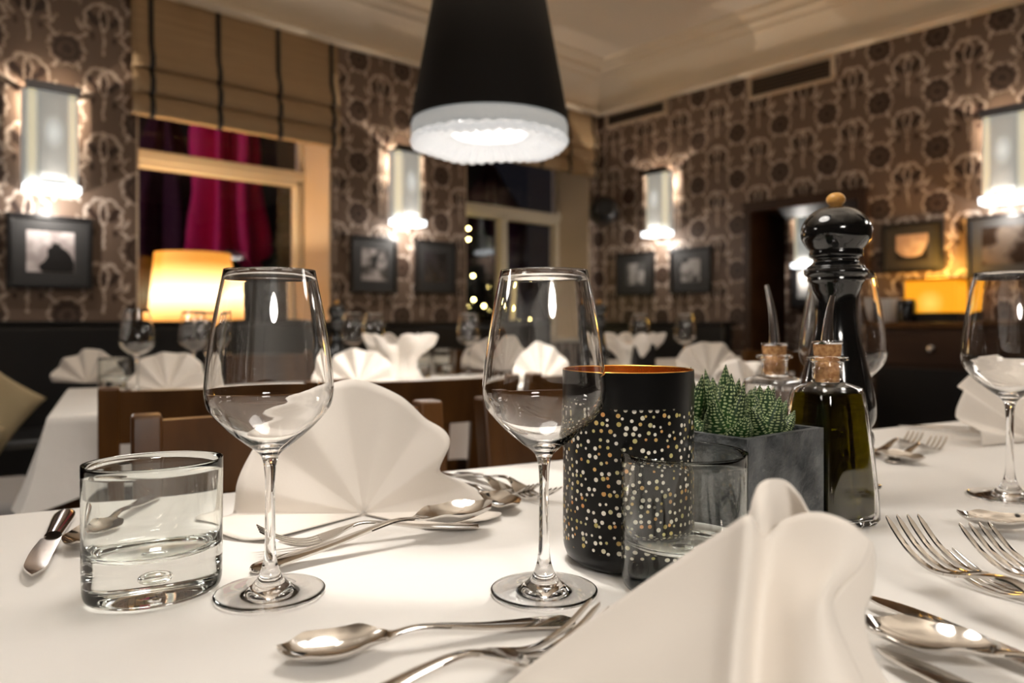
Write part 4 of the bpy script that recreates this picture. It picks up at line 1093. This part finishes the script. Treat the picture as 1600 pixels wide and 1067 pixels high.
for kind, h, tp, lab in (
 ('spoon', (236, 782), (120, 856), 'spoon behind the left tumbler, seen through its glass'),
 ('fork', (680, 742), (838, 772), 'far fork beyond the fan napkin, tines pointing right'),
 ('spoon', (700, 752), (800, 795), 'far spoon beyond the fan napkin, bowl nearest the viewer'),
 ('fork', (720, 740), (866, 779), 'far fork just left of the candle holder, tines reaching the glass stem'),
 ('fork', (1350, 735), (1468, 692), 'blurred fork on the cloth right of the pepper mill'),
 ('spoon', (1340, 708), (1445, 720), 'blurred spoon with shining bowl right of the oil bottle'),
 ('fork', (1330, 722), (1432, 684), 'blurred fork crossing the spoon right of the pepper mill'),
 ('knife', (1560, 672), (1402, 662), 'blurred knife lying at the far right table edge'),
 ('knife', (1640, 688), (1478, 668), 'blurred knife under the far right napkin')):
    hp_, tp_ = tab(h[0], h[1], .003), tab(tp[0], tp[1], .008)
    cutlery(kind, ext(hp_, tp_, .2 if kind != 'knife' else .22), tp_, lab, None)

for (tx, ty, dx, dy, z1_, z0_, sc_, lab) in ((.296, .577, .014, -.096, .022, .003, 1.22, 'fork at right whose four tines point up left, nearest the white napkin'),
                                (.357, .586, .016, -.096, .016, .003, 1.18, 'fork at the right edge beside the other fork, tines up left'),
                                (.332, .580, .055, -.085, 0, 0, 1.08, 'fork lying under the front right fork'),
                                (.0558, .454, -.1218, -.0813, .004, .001, 1.12, 'fork whose tines touch the foot of the middle wine glass')):
    b_ = Vector((tx, ty, TZ)); a_ = b_ + Vector((dx, dy, 0)).normalized() * .2 * sc_
    cutlery('fork', a_, b_, lab, None, z0_, z1_, sc_)

# ------------------------------------------------------------------ napkins
def fan(loc, rz, label, R=.13, n=8, a0=0, a1=180, lean=12, amp=.013, flaps=False, group=None, rough=.0, seed=0, keys=None):
    rnd = random.Random(seed); rows = []; NA = 150; NR = 14
    for j in range(NR + 1):
        f = .02 + .98 * j / NR; row = []
        for i in range(NA + 1):
            g = i / NA; ang = radians(a0 + (a1 - a0) * g)
            ph = g * n * 2 * pi
            # sharp pleats near the apex, soft waves outside
            tri = math.asin(sin(ph)) / (pi / 2); wv = tri * (1 - f * .5) + sin(ph) * f * .5
            r = R * f * (1 + (.035 * sin(ph * .5 + seed) + .03 * noise.noise(Vector((g * 5, seed, 0)))) * f)
            d = amp * wv * f ** .8
            if keys: r = f * spl(keys, a0 + (a1 - a0) * g)[0] * (1 + .015 * sin(ph) * f)
            x = r * cos(ang); up = r * sin(ang)
            if up >= 0:
                L = radians(lean); p = Vector((x, up * sin(L) + d * cos(L), up * cos(L) - d * sin(L) + .002))
            else:
                p = Vector((x * 1.02, up, .0015 + .3 * abs(d) + .003 * f * f * (sin(ph * .5) ** 2)))
            row.append(tuple(p))
        rows.append(row)
    o = MB().grid(rows).build('napkin', M['napkin'], angle=45, solid=.0012); o.location = loc; o.rotation_euler = (0, 0, rz)
    tag(o, label, 'napkin', group); return o
c = tab(568, 806); c.z += .001
fan((c.x, c.y, c.z), radians(4), 'large white fan-folded napkin standing behind the left wine glass', .135, 6.2, -42, 232, 12, .0048, True, seed=2,
    keys=[(-42, .09), (-25, .12), (-10, .14), (10, .115), (28, .088), (40, .115), (58, .112), (75, .126), (95, .136), (112, .135), (130, .132), (150, .13), (165, .132), (180, .13), (195, .15), (212, .14), (232, .115)])

# near napkin, big and blurred: sheets through measured points
def sheet_napkin(name, rowsets, mname, parent, sub=6):
    cols = len(rowsets[0]); rows = []
    def interp(seq, t):
        keys = [(i, *s) for i, s in enumerate(seq)]; return spl(keys, t)
    m = (cols - 1) * sub; dense = [[interp(r, i / sub) for i in range(m + 1)] for r in rowsets]
    k = (len(dense) - 1) * sub
    for j in range(k + 1):
        rows.append([spl([(jj, *dense[jj][i]) for jj in range(len(dense))], j / sub) for i in range(m + 1)])
    return MB().grid(rows).build(name, mname, parent, angle=180, solid=.0012)
def P3(u, v, Y): return tuple(ray(u, v, Y))
c = P3(1100, 1140, .38)
t = thing('napkin', 'large blurred white folded napkin standing nearest the viewer at lower right', 'napkin', (0, 0, 0), 0)
O = (c[0], c[1], TZ + .001); t.location = O
def Q(u, v, Y):
    a = ray(u, v, Y); z = max(a.z, TZ + .0015); return (a.x - O[0], a.y - O[1], z - O[2])
body = [
 [Q(785, 1072, .40), Q(900, 985, .395), Q(1000, 915, .385), Q(1080, 861, .375), Q(1140, 822, .362), Q(1172, 806, .350), Q(1192, 838, .366), Q(1225, 812, .372), Q(1275, 800, .362), Q(1325, 815, .352), Q(1362, 845, .350)],
 [Q(785, 1085, .40), Q(890, 1030, .39), Q(985, 985, .378), Q(1065, 945, .366), Q(1130, 915, .352), Q(1165, 895, .338), Q(1188, 905, .362), Q(1225, 885, .362), Q(1275, 880, .352), Q(1315, 878, .345), Q(1345, 885, .352)],
 [Q(790, 1100, .398), Q(880, 1070, .385), Q(970, 1050, .370), Q(1050, 1030, .356), Q(1118, 1005, .342), Q(1155, 985, .330), Q(1180, 985, .355), Q(1215, 975, .352), Q(1255, 965, .342), Q(1285, 950, .338), Q(1300, 945, .350)],
 [Q(800, 1150, .395), Q(880, 1150, .378), Q(960, 1150, .362), Q(1035, 1145, .348), Q(1105, 1135, .334), Q(1145, 1125, .322), Q(1172, 1120, .348), Q(1215, 1115, .342), Q(1270, 1105, .330), Q(1320, 1085, .330), Q(1355, 1080, .345)],
 [Q(800, 1300, .392), Q(880, 1300, .375), Q(960, 1300, .360), Q(1035, 1300, .345), Q(1105, 1300, .330), Q(1145, 1300, .318), Q(1172, 1300, .345), Q(1215, 1300, .340), Q(1290, 1300, .328), Q(1350, 1300, .328), Q(1400, 1300, .343)]]
sheet_napkin('front_fold', body, M['napkin'], t)
peak = [
 [Q(1168, 812, .372), Q(1178, 775, .378), Q(1187, 756, .382), Q(1205, 748, .384), Q(1228, 752, .384), Q(1247, 772, .380), Q(1262, 798, .375), Q(1280, 822, .370)],
 [Q(1160, 850, .376), Q(1180, 840, .366), Q(1195, 825, .368), Q(1212, 815, .380), Q(1232, 815, .388), Q(1250, 825, .386), Q(1268, 835, .380), Q(1285, 850, .376)],
 [Q(1150, 1000, .385), Q(1175, 1000, .380), Q(1195, 1000, .380), Q(1215, 1000, .386), Q(1235, 1000, .392), Q(1252, 1000, .392), Q(1272, 1000, .388), Q(1290, 1000, .384)],
 [Q(1150, 1250, .385), Q(1175, 1250, .383), Q(1195, 1250, .384), Q(1215, 1250, .388), Q(1235, 1250, .392), Q(1252, 1250, .392), Q(1272, 1250, .388), Q(1290, 1250, .384)]]
sheet_napkin('back_fold', peak, M['napkin'], t)
side = [
 [Q(1362, 845, .350), Q(1366, 870, .362), Q(1366, 900, .372)],
 [Q(1345, 885, .352), Q(1358, 905, .362), Q(1362, 925, .372)],
 [Q(1300, 945, .350), Q(1325, 955, .360), Q(1350, 960, .372)],
 [Q(1318, 1020, .347), Q(1340, 1020, .360), Q(1362, 1020, .372)],
 [Q(1355, 1080, .345), Q(1375, 1080, .358), Q(1395, 1080, .370)],
 [Q(1400, 1300, .343), Q(1420, 1300, .355), Q(1440, 1300, .368)]]
sheet_napkin('side_fold', side, M['napkin'], t)
# far right napkin on the front table
c = tab(1622, 690); fan((c.x, c.y, TZ + .001), radians(25), 'beige-lit folded napkin at the right edge behind the wine glass', .15, 6, 5, 180, 35, .012, seed=5)
# background napkins
def at_table(u, v): return tab(u, v)
for (u, v, R_, lab, sd) in (
    (262, 612, .115, 'white fan napkin on the second table left of the left wine glass', 3),
    (560, 602, .115, 'white fan napkin on the second table beside the small pepper mill', 4),
    (845, 596, .12, 'white fan napkin on the second table seen through the middle wine glass', 6),
    (136, 600, .11, 'grey-white napkin at the left end of the second table', 7),
    (772, 580, .14, 'white fan napkin on the far table left of the middle wine glass bowl', 8),
    (1108, 590, .13, 'white fan napkin behind the succulents on the second table', 9),
    (1165, 622, .10, 'pale napkin just left of the rear oil bottle', 10)):
    c = tab(u, v); fan((c.x, c.y, TZ + .001), radians(5), lab, R_, 5, 3, 177, 14, .014, seed=sd)
def star_napkin(loc, label, R=.06, H=.13, seed=0):
    mb = MB(); rows = []; n = 96
    for j in range(15):
        f = j / 14; z = H * f; r = R * (1.0 - .55 * sin(pi * min(1, f * 1.25)) * .8 + .25 * f)
        rows.append([(r * (1 + (.10 + .30 * f) * sin(6 * a + seed) + .1 * sin(11 * a)) * cos(a), r * (1 + (.10 + .30 * f) * sin(6 * a + seed)) * sin(a), z + .02 * f * sin(6 * a + seed + 1)) for a in [2 * pi * i / n for i in range(n + 1)]])
    mb.grid(rows); o = mb.build('napkin', M['napkin'], angle=80, solid=.0012); o.location = loc; tag(o, label, 'napkin'); return o
c = tab(622, 592); star_napkin((c.x, c.y, TZ + .001), 'ruffled upright white napkin between the two wine glasses on the second table', .075, .14, 1)
c = tab(990, 586); star_napkin((c.x, c.y, TZ + .001), 'ruffled upright white napkin above the candle holder in the background', .07, .14, 3)
# background mills, candle box, glasses
c = tab(526, 596); peppermill((c.x, c.y, TZ + e), 'small blurred black pepper mill in the background near the left glass', scale=.80)
c = tab(936, 590); peppermill((c.x, c.y, TZ + e), 'blurred black pepper mill right behind the middle wine glass', scale=.82)
c = tab(952, 588); t = thing('black_lantern', 'blurred black square lantern behind the middle wine glass on the second table', 'lantern', (c.x + .12, c.y + .06, TZ + e), .4)
MB().box(-.045, .045, -.045, .045, 0, .12).build('body', M['black'], t, bevel=.003, smooth=False); MB().box(-.038, .038, -.038, .038, .12, .122).build('rim', M['gold'], t, smooth=False)
for k, (u, v, lab) in enumerate(((214, 618, 'small background wine glass at the left end of the second table before the lit lamp'), (302, 604, 'background wine glass before the lit yellow lampshade'), (322, 598, 'background wine glass beside the one before the lampshade'),
                    (552, 588, 'background wine glass right of the small pepper mill'), (585, 586, 'background wine glass beside the ruffled napkin'),
                    (732, 584, 'background wine glass under the fairy lights'), (999, 580, 'background wine glass above the ruffled napkin near the candle holder'), (1070, 580, 'background wine glass above the succulents'))):
    c = tab(u, v); wine_glass((c.x, c.y, TZ + e), lab, 'wine glasses on the background tables')
for k, (u, v, lab) in enumerate(((180, 612, 'small background tumbler with a bright glint at the left end of the second table'), (694, 584, 'background tumbler between the two large wine glasses'), (655, 590, 'background tumbler right of the ruffled napkin'))):
    c = tab(u, v); tumbler((c.x, c.y, TZ + e), lab, 'background tumblers')
